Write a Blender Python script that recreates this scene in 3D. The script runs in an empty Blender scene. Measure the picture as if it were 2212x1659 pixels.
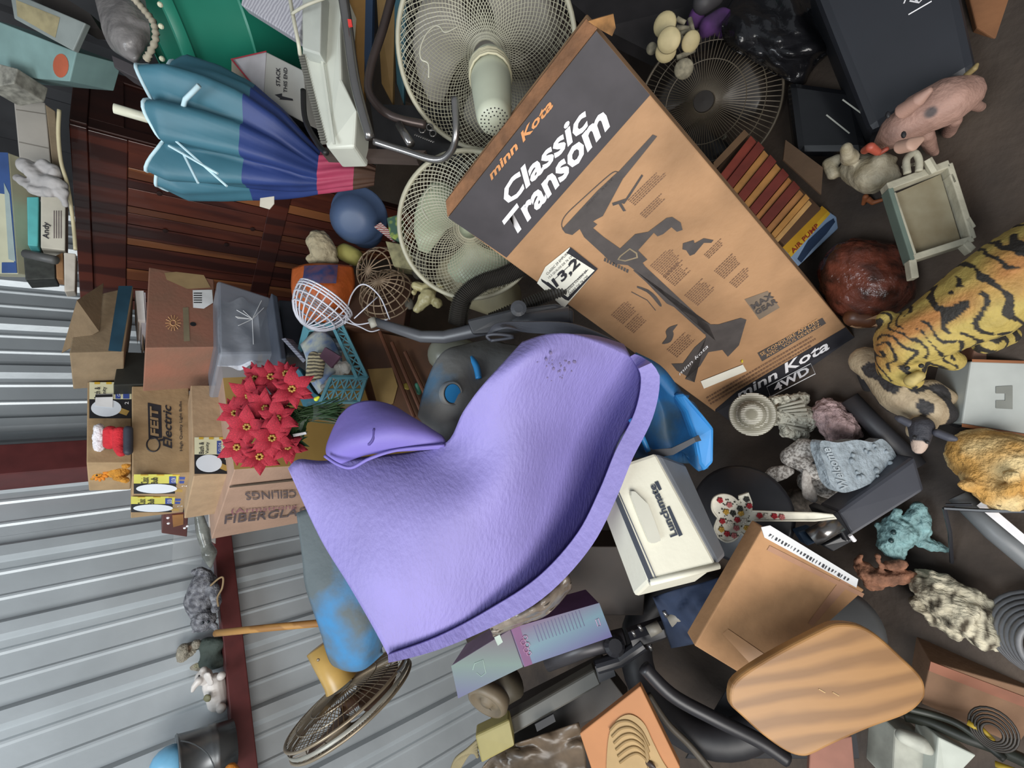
import bpy, bmesh, math, random
from mathutils import Vector, Matrix, noise
random.seed(7)
V = Vector
sc = bpy.context.scene
col = bpy.data.collections.new('garage')
# ------------------------------------------------------------------ camera (portrait shot, rolled a quarter turn)
FPX = 1000.0
PITCH = math.radians(40.4)
EYE = V((0, 0, 1.5))
FW = V((0, math.cos(PITCH), -math.sin(PITCH)))
UP = V((0, math.sin(PITCH), math.cos(PITCH)))
RT = V((1, 0, 0))
cd = bpy.data.cameras.new('camera')
cd.sensor_fit = 'HORIZONTAL'; cd.sensor_width = 36; cd.lens = 36*FPX/2212
cd.clip_start = 0.02
cam = bpy.data.objects.new('camera', cd); col.objects.link(cam)
Mc = Matrix((-UP, RT, -FW)).transposed().to_4x4(); Mc.translation = EYE
cam.matrix_world = Mc
sc.camera = cam
# ------------------------------------------------------------------ light and exposure
w = bpy.data.worlds.new('world'); sc.world = w; w.use_nodes = True
w.node_tree.nodes['Background'].inputs[0].default_value = (0.86, 0.93, 1.0, 1)
w.node_tree.nodes['Background'].inputs[1].default_value = 0.23
def area(name, loc, aim, size, power, c):
    l = bpy.data.lights.new(name, 'AREA'); l.shape = 'RECTANGLE'; l.size = size[0]; l.size_y = size[1]; l.energy = power; l.color = c
    o = bpy.data.objects.new(name, l); col.objects.link(o); o.location = loc
    o.rotation_euler = (V(aim)-V(loc)).to_track_quat('-Z', 'Y').to_euler(); return o
area('doorway_light', (-1.5, -1.5, 2.0), (0.1, 1.1, .6), (1.7, 1.9), 72, (1, .97, .93))
area('overhead_fill', (-1.0, 0.5, 3.5), (-0.6, 1.9, 1.0), (1.2, 1.2), 46, (.86, .94, 1))  # added overhead area light, brightens the wall and shades the foam from above
sc.view_settings.view_transform = 'Standard'; sc.view_settings.look = 'None'
sc.view_settings.exposure = 0.42; sc.view_settings.gamma = 1; sc.view_settings.use_curve_mapping = False

# ------------------------------------------------------------------ where things stand
def ray(x, y): return FW + UP*((1106-x)/FPX) + RT*((829.5-y)/FPX)
def P(x, y, d): return EYE + ray(x, y)*d                      # a point d metres deep
def Z(x, y, z): r = ray(x, y); return EYE + r*((z-1.5)/r.z)    # a point at height z
WA = math.radians(54.3)
AL = V((math.sin(WA), math.cos(WA), 0)); NW = V((-math.cos(WA), math.sin(WA), 0)); DW = 2.6
def W(x, y, off=0): r = ray(x, y); return EYE + r*((DW-off)/r.dot(NW))   # a point off metres before the metal wall
def depth(p): return (p-EYE).dot(FW)
def on(p0, n, x, y, off=0.0012):
    r = ray(x, y); return EYE + r*((p0-EYE).dot(n)/r.dot(n)) + n*off
PM = {}
def srgb(h):
    h = h.lstrip('#'); c = [int(h[i:i+2], 16)/255 for i in (0, 2, 4)]
    return [x/12.92 if x <= .04045 else ((x+.055)/1.055)**2.4 for x in c]
# ------------------------------------------------------------------ materials
MATS = {}
def mat(key, h='#888888', rough=.6, metal=0, var=.12, ns=9, bump=0, bs=80, h2=None, alpha=1, trans=0, stretch=(1, 1, 1), kind='noise', attr=False, emit=0, lo=.35, hi=.65, coat=0):
    if key in MATS: return MATS[key]
    m = bpy.data.materials.new(key); m.use_nodes = True; MATS[key] = m
    N = m.node_tree.nodes; L = m.node_tree.links; b = N['Principled BSDF']
    b.inputs['Roughness'].default_value = rough; b.inputs['Metallic'].default_value = metal
    if alpha < 1: b.inputs['Alpha'].default_value = alpha
    if trans: b.inputs['Transmission Weight'].default_value = trans
    if coat: b.inputs['Coat Weight'].default_value = coat
    tc = N.new('ShaderNodeTexCoord'); mp = N.new('ShaderNodeMapping'); mp.inputs['Scale'].default_value = stretch
    L.new(tc.outputs['Object'], mp.inputs['Vector'])
    if kind == 'noise':
        t = N.new('ShaderNodeTexNoise'); t.inputs['Scale'].default_value = ns; t.inputs['Detail'].default_value = 5; fac = t.outputs['Fac']
    elif kind == 'wave':
        t = N.new('ShaderNodeTexWave'); t.inputs['Scale'].default_value = ns; t.inputs['Distortion'].default_value = 5; t.inputs['Detail'].default_value = 3; t.inputs['Detail Scale'].default_value = 1.2; fac = t.outputs['Fac']
    else:
        t = N.new('ShaderNodeTexVoronoi'); t.inputs['Scale'].default_value = ns; fac = t.outputs['Distance']
    L.new(mp.outputs[0], t.inputs['Vector'])
    ramp = N.new('ShaderNodeValToRGB'); c = srgb(h)
    if h2: c2 = srgb(h2)
    else: c2 = [x*(1-var*1.6) for x in c]; c = [min(1, x*(1+var)) for x in c]
    ramp.color_ramp.elements[0].position = lo; ramp.color_ramp.elements[1].position = hi
    ramp.color_ramp.elements[0].color = (*c2, 1); ramp.color_ramp.elements[1].color = (*c, 1)
    L.new(fac, ramp.inputs[0])
    if attr:
        a = N.new('ShaderNodeVertexColor'); a.layer_name = 'Col'
        mx = N.new('ShaderNodeMix'); mx.data_type = 'RGBA'; mx.blend_type = 'MULTIPLY'; mx.inputs[0].default_value = 1
        L.new(a.outputs[0], mx.inputs[6]); L.new(ramp.outputs[0], mx.inputs[7]); L.new(mx.outputs[2], b.inputs['Base Color'])
    else: L.new(ramp.outputs[0], b.inputs['Base Color'])
    if bump:
        t2 = N.new('ShaderNodeTexNoise'); t2.inputs['Scale'].default_value = bs; t2.inputs['Detail'].default_value = 4
        L.new(mp.outputs[0], t2.inputs['Vector'])
        bp = N.new('ShaderNodeBump'); bp.inputs['Strength'].default_value = bump; bp.inputs['Distance'].default_value = .01
        L.new(t2.outputs['Fac'], bp.inputs['Height']); L.new(bp.outputs[0], b.inputs['Normal'])
    return m
def card(h, k=None): return mat('cardboard_'+(k or h.strip('#')), h, .85, var=.09, ns=14, bump=.12, bs=60)
INK = mat('ink', '#25242a', .7, var=.1, ns=40)
WHITE = mat('white_print', '#e4e2e4', .6, var=.04, ns=30)
PAINT = mat('painted', '#ffffff', .65, var=.1, ns=40, attr=True, bump=.3, bs=120)
PAINTR = mat('painted_rough', '#ffffff', .85, var=.25, ns=60, attr=True, bump=.9, bs=150)
GLOSSP = mat('painted_gloss', '#ffffff', .35, var=.06, ns=40, attr=True)
# ------------------------------------------------------------------ mesh helpers
def tag(o, label=None, cat=None, group=None, kind=None):
    if label: o['label'] = label
    if cat: o['category'] = cat
    if group: o['group'] = group
    if kind: o['kind'] = kind
    return o
def thing(name, label, cat, loc, group=None, M=None):
    o = bpy.data.objects.new(name, None); col.objects.link(o); o.empty_display_size = .03
    if M is None: M = Matrix.Translation(V(loc))
    o.matrix_world = M; PM[o] = M.copy()
    return tag(o, label, cat, group)
def perp(t):
    a = V((0, 0, 1)) if abs(t.z) < .9 else V((1, 0, 0))
    u = t.cross(a).normalized(); return u, t.cross(u).normalized()
class MB:
    def __init__(s): s.v = []; s.f = []; s.c = []
    def add(s, vs, fs, c=None):
        n = len(s.v); s.v += [V(p) for p in vs]; s.f += [[i+n for i in f] for f in fs]; s.c += [c or (1, 1, 1)]*len(vs); return s
    def tube(s, pts, r, n=6, closed=False, c=None, flat=None):
        pts = [V(p) for p in pts]; k = len(pts); rr = r if isinstance(r, (list, tuple)) else [r]*k
        vs = []; u = None
        for i in range(k):
            t = (pts[(i+1) % k]-pts[i-1]) if closed else (pts[min(i+1, k-1)]-pts[max(i-1, 0)])
            if t.length < 1e-9: t = V((0, 0, 1))
            t.normalize()
            if u is None: u, w_ = perp(t)
            else:
                u = u-t*u.dot(t)
                if u.length < 1e-6: u, w_ = perp(t)
                u.normalize(); w_ = t.cross(u)
            for j in range(n):
                a = 2*math.pi*j/n; vs.append(pts[i]+(u*math.cos(a)+w_*math.sin(a)*(flat or 1))*rr[i])
        fs = []
        for i in range(k if closed else k-1):
            for j in range(n):
                a = i*n+j; b = i*n+(j+1) % n; i2 = (i+1) % k
                fs.append([a, b, i2*n+(j+1) % n, i2*n+j])
        if not closed: fs += [list(range(n))[::-1], [(k-1)*n+j for j in range(n)]]
        return s.add(vs, fs, c)
    def hexa(s, q, e, c=None):       # quad q swept by vector e
        q = [V(p) for p in q]; k = len(q); e = V(e)
        vs = q+[p+e for p in q]
        fs = [list(range(k)), list(range(k, 2*k))[::-1]]+[[i, i+k, (i+1) % k+k, (i+1) % k] for i in range(k)]
        return s.add(vs, fs, c)
    def face(s, q, c=None): return s.add(q, [list(range(len(q)))], c)
    def grid(s, rows, c=None):
        m = len(rows[0]); vs = [p for r in rows for p in r]
        return s.add(vs, [[i*m+j, i*m+j+1, (i+1)*m+j+1, (i+1)*m+j] for i in range(len(rows)-1) for j in range(m-1)], c)
    def lathe(s, o, ax, prof, n=24, c=None, cap=False):   # prof: (distance along ax, radius)
        o = V(o); ax = V(ax).normalized(); u, w_ = perp(ax)
        vs = [o+ax*h+(u*math.cos(2*math.pi*j/n)+w_*math.sin(2*math.pi*j/n))*r for h, r in prof for j in range(n)]
        fs = [[i*n+j, i*n+(j+1) % n, (i+1)*n+(j+1) % n, (i+1)*n+j] for i in range(len(prof)-1) for j in range(n)]
        if cap: fs += [list(range(n))[::-1], [(len(prof)-1)*n+j for j in range(n)]]
        return s.add(vs, fs, c)
    def ball(s, o, r, n=10, sc_=(1, 1, 1), ax=None, c=None):
        o = V(o); vs = []; fs = []; m = n//2+1
        for i in range(m+1):
            th = math.pi*i/m
            for j in range(n):
                ph = 2*math.pi*j/n; p = V((math.sin(th)*math.cos(ph)*sc_[0], math.sin(th)*math.sin(ph)*sc_[1], math.cos(th)*sc_[2]))*r
                if ax is not None: p = ax @ p
                vs.append(o+p)
        for i in range(m):
            for j in range(n): fs.append([i*n+j, i*n+(j+1) % n, (i+1)*n+(j+1) % n, (i+1)*n+j])
        return s.add(vs, fs, c)
    def build(s, name, m, parent=None, smooth=False, bevel=0, kind=None, label=None, solid=0, sub=0, seg=2, colors=False):
        me = bpy.data.meshes.new(name)
        if parent is not None: Mi = PM[parent].inverted(); org = None
        else:
            lo = V([min(p[i] for p in s.v) for i in range(3)]); hi = V([max(p[i] for p in s.v) for i in range(3)])
            org = V(((lo.x+hi.x)/2, (lo.y+hi.y)/2, lo.z)); Mi = Matrix.Translation(-org)
        me.from_pydata([Mi @ p for p in s.v], [], s.f); me.validate(); me.update()
        bm = bmesh.new(); bm.from_mesh(me); bmesh.ops.remove_doubles(bm, verts=bm.verts, dist=1e-6) if not colors else None
        bmesh.ops.recalc_face_normals(bm, faces=bm.faces); bm.to_mesh(me); bm.free()
        if colors:
            at = me.color_attributes.new('Col', 'FLOAT_COLOR', 'POINT')
            for i, c in enumerate(s.c): at.data[i].color = (*c, 1)
        me.materials.append(m)
        if smooth: me.polygons.foreach_set('use_smooth', [True]*len(me.polygons))
        o = bpy.data.objects.new(name, me); col.objects.link(o)
        if parent is not None: o.parent = parent; PM[o] = PM[parent].copy()
        else: o.location = org; PM[o] = Matrix.Translation(org)
        if solid:
            md = o.modifiers.new('solid', 'SOLIDIFY'); md.thickness = solid; md.offset = 0
        if sub:
            md = o.modifiers.new('sub', 'SUBSURF'); md.levels = md.render_levels = sub
        if bevel:
            md = o.modifiers.new('bevel', 'BEVEL'); md.width = bevel; md.segments = seg; md.limit_method = 'ANGLE'; md.angle_limit = .6
        if kind: o['kind'] = kind
        if label: o['label'] = label
        return o
# blobs: fused rounded masses, for figurines and cloth
tmps = sc
def sph(s, c, r, sq=None):
    v0 = len(s.v); s.ball(c, r, 12)
    if sq:
        a, k = sq; a = V(a).normalized()
        for i in range(v0, len(s.v)):
            d = s.v[i]-c; s.v[i] = c+d+a*(d.dot(a)*(k-1))
def blob(name, chains, m, parent=None, vox=None, colf=None, nz=0, nf=40, label=None, smooth=2, kind=None):
    """chains: lists of (x, y, depth, radius in photo px) or (Vector, metres); optional last item ('sq', axis, k)"""
    s = MB(); allr = []
    for chn in chains:
        chn = list(chn); sq = None
        if isinstance(chn[-1][0], str): sq = chn.pop()[1:]
        pts = [(q[0], q[1]) if len(q) == 2 else (P(q[0], q[1], q[2]), q[3]*q[2]/FPX) for q in chn]
        allr += [r for _, r in pts]
        if len(pts) == 1: sph(s, pts[0][0], pts[0][1], sq)
        for (a, ra), (b, rb) in zip(pts, pts[1:]):
            n = max(2, int((b-a).length/(.32*min(ra, rb)))+1); n = min(n, 26)
            for i in range(n+1):
                t = i/n; sph(s, a.lerp(b, t), ra+(rb-ra)*t, sq)
    lo = V([min(p[i] for p in s.v) for i in range(3)]); hi = V([max(p[i] for p in s.v) for i in range(3)])
    size = (hi-lo).length
    vx = vox or max(size/75, min(allr)*.28)
    me = bpy.data.meshes.new('t'); me.from_pydata(s.v, [], s.f); me.update()
    o = bpy.data.objects.new('t', me); tmps.collection.objects.link(o)
    md = o.modifiers.new('r', 'REMESH'); md.mode = 'VOXEL'; md.voxel_size = vx; md.use_smooth_shade = True
    if smooth:
        ms = o.modifiers.new('s', 'SMOOTH'); ms.iterations = smooth; ms.factor = .5
    bpy.context.view_layer.update(); dg = bpy.context.evaluated_depsgraph_get(); oe = o.evaluated_get(dg); m2 = bpy.data.meshes.new_from_object(oe)
    bpy.data.objects.remove(o)
    if nz:
        ns_ = [v.normal.copy() for v in m2.vertices]
        for v, n_ in zip(m2.vertices, ns_): v.co += n_*(noise.noise(v.co*nf)*nz+noise.noise(v.co*nf*2.3)*nz*.5)
    if colf:
        at = m2.color_attributes.new('Col', 'FLOAT_COLOR', 'POINT')
        for i, v in enumerate(m2.vertices):
            c = colf(v.co, v.normal); c = srgb(c) if isinstance(c, str) else c; at.data[i].color = (*c, 1)
    if parent is not None: Mi = PM[parent].inverted(); M = PM[parent].copy()
    else: org = V(((lo.x+hi.x)/2, (lo.y+hi.y)/2, lo.z)); M = Matrix.Translation(org); Mi = M.inverted()
    m2.transform(Mi); m2.materials.clear(); m2.materials.append(m)
    m2.polygons.foreach_set('use_smooth', [True]*len(m2.polygons)); m2.name = name
    ob = bpy.data.objects.new(name, m2); col.objects.link(ob)
    if parent is not None: ob.parent = parent
    else: ob.location = M.translation
    PM[ob] = M
    if label: ob['label'] = label
    if kind: ob['kind'] = kind
    return ob
def mixc(a, b, t):
    a = srgb(a) if isinstance(a, str) else a; b = srgb(b) if isinstance(b, str) else b; t = max(0, min(1, t))
    return [x+(y-x)*t for x, y in zip(a, b)]
def spots(base, lst, soft=.25, wob=.3):
    """colour function: lst of (x, y, depth, radius px, colour) as solid patches"""
    L_ = [(P(x, y, d), r*d/FPX, c) for x, y, d, r, c in lst]
    def f_(p, n):
        c = base(p, n) if callable(base) else srgb(base)
        for q, r, cc in L_:
            dd = (p-q).length/r+wob*noise.noise(p*60)
            if dd < 1: c = mixc(c, cc, (1-dd)/soft)
        return c
    return f_
# text fitted in a parallelogram: bottom-left, bottom-right, top-left
def txt(s_, bl, br, tl, m, parent, name='lettering', shear=0, bold=0, kind=None):
    cu = bpy.data.curves.new('t', 'FONT'); cu.body = s_; cu.offset = bold; cu.shear = shear; cu.resolution_u = 2; cu.extrude = 0
    cu.align_x = 'CENTER'
    o = bpy.data.objects.new('t', cu); tmps.collection.objects.link(o)
    bpy.context.view_layer.update(); dg = bpy.context.evaluated_depsgraph_get(); me = bpy.data.meshes.new_from_object(o.evaluated_get(dg)); bpy.data.objects.remove(o)
    xs = [v.co.x for v in me.vertices]; ys = [v.co.y for v in me.vertices]; x0, y0 = min(xs), min(ys); w_ = max(xs)-x0; h_ = max(ys)-y0
    for v in me.vertices: v.co = bl+(br-bl)*((v.co.x-x0)/w_)+(tl-bl)*((v.co.y-y0)/h_)
    me.transform(PM[parent].inverted()); me.materials.clear(); me.materials.append(m); me.name = name
    ob = bpy.data.objects.new(name, me); col.objects.link(ob); ob.parent = parent; PM[ob] = PM[parent].copy()
    if kind: ob['kind'] = kind
    return ob
# planar faces seen at given photo corners
class Face:
    def __init__(s, q, d=None, az=None, z=None, n=None):
        s.q = q
        if z is not None: s.n = V((0, 0, 1)); s.o = Z(*q[0], z)
        elif n is not None: s.n = V(n).normalized(); s.o = P(*q[0], d)
        elif az is not None:
            a = math.radians(az); s.n = V((math.cos(a), -math.sin(a), 0)); s.o = P(*q[0], d)
        elif isinstance(d, tuple):
            a, b, c = P(*q[0], d[0]), P(*q[1], d[1]), P(*q[3], d[2]); s.n = (b-a).cross(c-a).normalized(); s.o = a
        else:
            r = [ray(*k) for k in q]; M = Matrix((-r[1], r[2], -r[3])).transposed(); k = M.inverted() @ (-r[0]*d)
            a, b, c = P(*q[0], d), P(*q[1], k[0]), P(*q[3], k[2]); s.n = (b-a).cross(c-a).normalized(); s.o = a
        if s.n.dot(EYE-s.o) < 0: s.n = -s.n
        s.p = [s.at(*k, 0) for k in q]
    def at(s, x, y, off=.0012): return on(s.o, s.n, x, y, off)
    def poly(s, pts, m, parent, name='print', off=.0012, thick=0, label=None, kind=None):
        b = MB(); ps = [s.at(x, y, off) for x, y in pts]
        if thick: b.hexa(ps, -s.n*thick)
        else: b.face(ps)
        return b.build(name, m, parent, label=label, kind=kind)
    def text(s, t, bl, br, tl, m, parent, off=.0028, **k): return txt(t, s.at(*bl, off), s.at(*br, off), s.at(*tl, off), m, parent, **k)
    def frame(s):
        x = (s.p[1]-s.p[0]).normalized(); M = Matrix((x, s.n.cross(x), s.n)).transposed().to_4x4(); M.translation = sum(s.p, V())/4; return M
def cbox(name, label, cat, fc, t, m, group=None, bevel=.003, part='body', edge=None):
    """box whose front is fc and which goes t deep"""
    e = edge if edge is not None else -fc.n*t
    M = fc.frame(); M.translation = min(fc.p+[p+e for p in fc.p], key=lambda p: p.z)
    th = thing(name, label, cat, None, group, M)
    MB().hexa(fc.p, e).build(part, m, th, bevel=bevel)
    return th
def bez(pts, n=8):      # Catmull-Rom through points
    pts = [V(p) for p in pts]; out = []
    for i in range(len(pts)-1):
        a, b, c, d = pts[max(i-1, 0)], pts[i], pts[i+1], pts[min(i+2, len(pts)-1)]
        for k in range(n):
            t = k/n; out.append(.5*((2*b)+(c-a)*t+(2*a-5*b+4*c-d)*t*t+(3*b-a-3*c+d)*t**3))
    return out+[pts[-1]]
def surf(rows, n=5):    # smooth surface through a grid of points
    r1 = [bez(r, n) for r in rows]; return [list(r) for r in zip(*[bez(c, n) for c in zip(*r1)])]
def PP(*q): return [P(*k) for k in q]
# ================================================================== the setting
def struct(o): o['kind'] = 'structure'; return o
STEEL = mat('galvanised_sheet', '#b9bfc2', .38, .35, var=.07, ns=3, bump=.05, bs=30)
RED = mat('red_oxide_steel', '#552423', .5, var=.12, ns=12)
FLOORM = mat('floor', '#4b3f35', .8, var=.3, ns=3.5, bump=.3, bs=40, h2='#2b2420')
wall = thing('wall_left', None, None, NW*DW+AL*1.0); struct(wall)
def wpt(s, off, z): return NW*(DW-off)+AL*s+V((0, 0, z))
for k in range(-2, 5):
    s0 = .149+.9*k+.06; prof = []
    for j in range(3):
        b = s0+.3*j
        prof += [(b, 0), (b+.042, 0), (b+.05, .007), (b+.058, .007), (b+.066, 0), (b+.142, 0), (b+.15, .007), (b+.158, .007), (b+.166, 0), (b+.192, 0), (b+.21, .026), (b+.252, .026), (b+.27, 0), (b+.3, 0)]
    m = MB(); rows = [[wpt(s, h-.001*(k % 2), z) for s, h in prof] for z in (0.0, 1.5, 3.2)]
    m.grid(rows).build('metal_sheet', STEEL, wall)
g = MB(); a = wpt(-2.2, .03, 1.085); g.hexa([a, wpt(4.2, .03, 1.085), wpt(4.2, .10, 1.085), wpt(-2.2, .10, 1.085)], (0, 0, .075)); struct(g.build('trim_1', RED, bevel=.004))
g = MB(); g.hexa([wpt(1.30, .03, 0), wpt(1.44, .03, 0), wpt(1.44, .17, 0), wpt(1.30, .17, 0)], (0, 0, 3.2)); struct(g.build('trim_2', RED, bevel=.004))
g = MB(); g.hexa([(-3.6, -3, 0), (3.6, -3, 0), (3.6, 4.8, 0), (-3.6, 4.8, 0)], (0, 0, -.05)); struct(g.build('floor', FLOORM))
DARKW = mat('dark_sheet_wall', '#3a3a3c', .6, .2, var=.2, ns=3)
wr = thing('wall_right', None, None, AL*3.25); struct(wr)
m = MB(); rows = []
for z in (0, 3.2):
    r = []
    for i in range(-2, 20):
        b = .3*i
        for ds, h in ((0, 0), (.12, 0), (.14, .025), (.2, .025), (.22, 0)): r.append(AL*(3.25-h)+NW*(2.65-b-ds)+V((0, 0, z)))
    rows.append(r)
m.grid(rows).build('metal_sheet', DARKW, wr)

# ================================================================== cedar wardrobe
CED1 = mat('cedar_red', '#58281c', .38, ns=3.5, h2='#3a1812', kind='wave', stretch=(1.2, 1.2, .25), coat=.2)
CED2 = mat('cedar_tan', '#8f5834', .38, ns=3, h2='#6b3c24', kind='wave', stretch=(1.2, 1.2, .25), coat=.2)
CED3 = mat('cedar_mix', '#673222', .38, ns=5, h2='#431d16', kind='noise', stretch=(4, 4, .6), coat=.2)
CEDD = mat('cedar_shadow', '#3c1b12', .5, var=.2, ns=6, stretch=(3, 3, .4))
KNOT = mat('cedar_knot', '#2c1510', .5)
c0 = P(150, 268, 1.75); fd = V((math.sin(math.radians(-40)), math.cos(math.radians(-40)), 0)); sd = V((fd.y, -fd.x, 0)); fn = -V((fd.y, -fd.x, 0))
H = c0.z; b0 = V((c0.x, c0.y, 0)); L_ = .92
wd = thing('wardrobe', 'reddish cedar wardrobe with plank panel front standing against the back', 'wardrobe', b0+fd*L_/2)
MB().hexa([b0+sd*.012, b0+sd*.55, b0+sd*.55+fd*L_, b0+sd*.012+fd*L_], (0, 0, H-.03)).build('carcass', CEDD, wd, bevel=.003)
up = V((0, 0, 1))
def wbar(x0, x1, z0, z1, t, m, name): q = [b0+fd*x0+up*z0, b0+fd*x1+up*z0, b0+fd*x1+up*z1, b0+fd*x0+up*z1]; return MB().hexa(q, fn*t).build(name, m, wd, bevel=.003)
wbar(-.012, L_, H-.05, H, .02, CED1, 'cornice')
wbar(0, L_, H-.17, H-.05, .006, CED1, 'top_rail')
wbar(0, .05, .1, H-.17, .006, CED3, 'stile'); wbar(L_-.06, L_, .1, H-.17, .006, CED3, 'stile')
x = .052; i = 0
wds = [.07, .05, .045, .09, .035, .06, .075, .04, .09, .05, .07, .055, .06]
for i, w_ in enumerate(wds):
    if x+w_ > L_-.06: break
    wbar(x, x+w_-.003, .12, H-.172, -.004 if i % 2 else .0, [CED3, CED2, CED1, CED3, CED2, CED3, CED1, CED2, CED1][i % 9], 'plank'); x += w_
for kx, kz in ((.13, 1.27), (.21, 1.36), (.40, 1.33), (.42, 1.08), (.3, .98)):
    MB().lathe(b0+fd*kx+up*kz+fn*.0065, fn, [(-.006, .009), (0, .011), (.0006, .005), (.0006, 0)], 12).build('knot', KNOT, wd)
wbar(.05, L_-.06, .84, .93, .006, CED1, 'mid_rail')
# side panel
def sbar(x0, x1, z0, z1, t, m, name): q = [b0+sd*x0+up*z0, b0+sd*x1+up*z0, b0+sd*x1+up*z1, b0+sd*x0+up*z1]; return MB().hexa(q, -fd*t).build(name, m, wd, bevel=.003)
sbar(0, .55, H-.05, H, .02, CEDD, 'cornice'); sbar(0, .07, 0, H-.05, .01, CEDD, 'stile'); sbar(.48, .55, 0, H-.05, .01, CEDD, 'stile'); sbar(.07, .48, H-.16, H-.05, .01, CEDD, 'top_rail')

# ================================================================== left pile of cartons beside the wall
KR = card('#9c8260'); KR2 = card('#a58a6c'); KR3 = card('#847158'); KRD = card('#4e4032')
AZ = 54.3; AW = AZ+90
YEL = mat('varnished_board', '#a8874c', .42, var=.12, ns=4, stretch=(1, 1, 3))
f = Face([(474, 762), (506, 1016), (960, 968), (960, 772)], 1.62, AZ)
big = cbox('tall_carton', 'tall pinkish carton with yellow front and ceiling panel lettering, under the bulb cartons', 'box', f, .56, mat('pinkish_card', '#a58672', .8, var=.06, ns=10, bump=.1))
f.poly([(475, 764), (506, 1014), (958, 988), (958, 774)], YEL, big, 'front_panel', .001, thick=.0005)
fs = Face([(506, 1017), (480, 1171), (900, 1160), (900, 995)], depth(f.p[1]), AW)
fs.o = fs.o+fs.n*.003
fs.text('(Armstrong', (500, 1112), (640, 1100), (498, 1098), mat('dull_pink_ink', '#8a5a62'), big)
fs.text('FIBERGLAS', (484, 1131), (655, 1112), (486, 1112), mat('grey_ink', '#574b4c'), big, bold=.01)
fs.text('CEILINGS', (640, 1058), (528, 1062), (640, 1074), mat('grey_ink'), big, bold=.01)
fs.poly([(495, 1050), (496, 1053), (640, 1038), (640, 1034)], KRD, big, 'seam')
# light bulb cartons
BULBB = mat('glass_bulb', '#dde3ea', .3, var=.03)
PYEL = mat('pale_yellow_print', '#d8d27c', .6, var=.05); PBLUE = mat('blue_print', '#3c4f94', .6, var=.05); BRASS = mat('brass_print', '#a98a4a', .5)
BLK = mat('black_print', '#1f1f22', .6, var=.05)
def bulb_label(F_, x0, y0, x1, y1, th, base='#d9d6b4', bulb=True, words=('Bath &', 'Vanity'), num='2'):
    g = lambda u, v: (x0+(x1-x0)*u, y0+(y1-y0)*v)   # u: down the box, v: towards its left side
    R4 = lambda a, b, c, d: [g(a, b), g(a, d), g(c, d), g(c, b)]
    bg = F_.poly(R4(0, 0, 1, .47), mat('label_'+base.strip('#'), base, .6, var=.05), th, 'label')
    F_.poly(R4(0, .47, 1, 1), BLK, th, 'label', .0011)
    for k in range(3): F_.poly(R4(.12+.28*k, .0, .25+.28*k, .06), mat('mustard_print', '#caa63a'), th, 'stripe', .002)
    F_.poly(R4(.62, .1, .74, .46), PBLUE, th, 'stripe', .002); F_.poly(R4(.80, .12, .95, .26), PBLUE, th, 'stripe', .002); F_.poly(R4(.80, .32, .95, .46), PBLUE, th, 'stripe', .002)
    F_.text(words[0], g(.26, .46), g(.26, .14), g(.12, .46), INK, th, bold=.01); F_.text(words[1], g(.42, .46), g(.42, .14), g(.30, .46), INK, th, bold=.01)
    F_.text('GU24', g(.74, .40), g(.74, .16), g(.66, .40), WHITE, th)
    F_.text(num, g(.93, .62), g(.93, .55), g(.84, .62), WHITE, th)
    if bulb:
        pts = []
        for k in range(28):
            a = 2*math.pi*k/28; r = 1.0
            u, v = .40+.36*math.cos(a), .72+.24*math.sin(a); pts.append(g(u, v))
        F_.poly(pts, BULBB, th, 'bulb_picture', .0025)
        F_.poly([g(.72, .70), g(.95, .80), g(.88, .93), g(.66, .84)], BRASS, th, 'bulb_base_picture', .002)
ft = Face([(189, 825), (187, 1000), (284, 1000), (284, 825)], 1.60, AZ)
top = cbox('bulb_carton', 'small brown light bulb carton on top of the stack, bulb label on its right half', 'box', ft, .2, KR)
bulb_label(ft, 193, 826, 284, 904, top)
ft.poly([(207, 853), (205, 878), (243, 882), (244, 852)], mat('white_sticker', '#e8e8e8', .6), top, 'sticker', .004)
ft.poly([(206, 854), (206, 860), (243, 859), (243, 853)], BLK, top, 'barcode', .0045)
ft.text('13', (238, 874), (238, 860), (226, 874), INK, top, bold=.02)
ff = Face([(285, 834), (286, 1030), (414, 1021), (408, 834)], 1.62, AZ)
feit = cbox('light_bulb_carton', 'large brown carton with black bulb logo in the stack by the wall', 'box', ff, .325, KR)
ff.poly([(319, 870), (321, 950), (350, 946), (348, 876)], INK, feit, 'logo_panel', .001)
ff.text('FEIT', (343, 944), (341, 877), (325, 946), KR, feit, shear=.2, bold=.03)
ff.text('Electric', (372, 970), (370, 876), (352, 970), INK, feit, shear=.3, bold=.02)
ff.text('High Quality Light Bulbs', (396, 975), (394, 868), (388, 975), INK, feit, bold=.01)
ring = [(325+14*math.cos(a)+6, 961+15*math.sin(a)) for a in [2*math.pi*k/20 for k in range(20)]]
b = MB(); b.tube([ff.at(*q, .001) for q in ring], .0022, 4, closed=True); b.tube([ff.at(344, 952, .001), ff.at(356, 950, .001)], .004, 4); b.build('bulb_logo', INK, feit)
fl = Face([(286, 1030), (277, 1112), (402, 1110), (414, 1030)], depth(ff.p[1]), AW); fl.o = fl.o+fl.n*.004
bulb_label(fl, 289, 1024, 412, 1066, feit, '#cfc95e', words=('Classic', 'Bulb')); bulb_label(fl, 283, 1072, 402, 1106, feit, '#cfc95e', words=('Classic', 'Bulb'))
fb = Face([(412, 832), (418, 1030), (501, 1021), (490, 832)], 1.615, AZ)
low = cbox('bulb_carton', 'brown light bulb carton with bath bulb label below the carton with the black bulb logo', 'box', fb, .325, KR2)
bulb_label(fb, 420, 945, 498, 1024, low)
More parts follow.
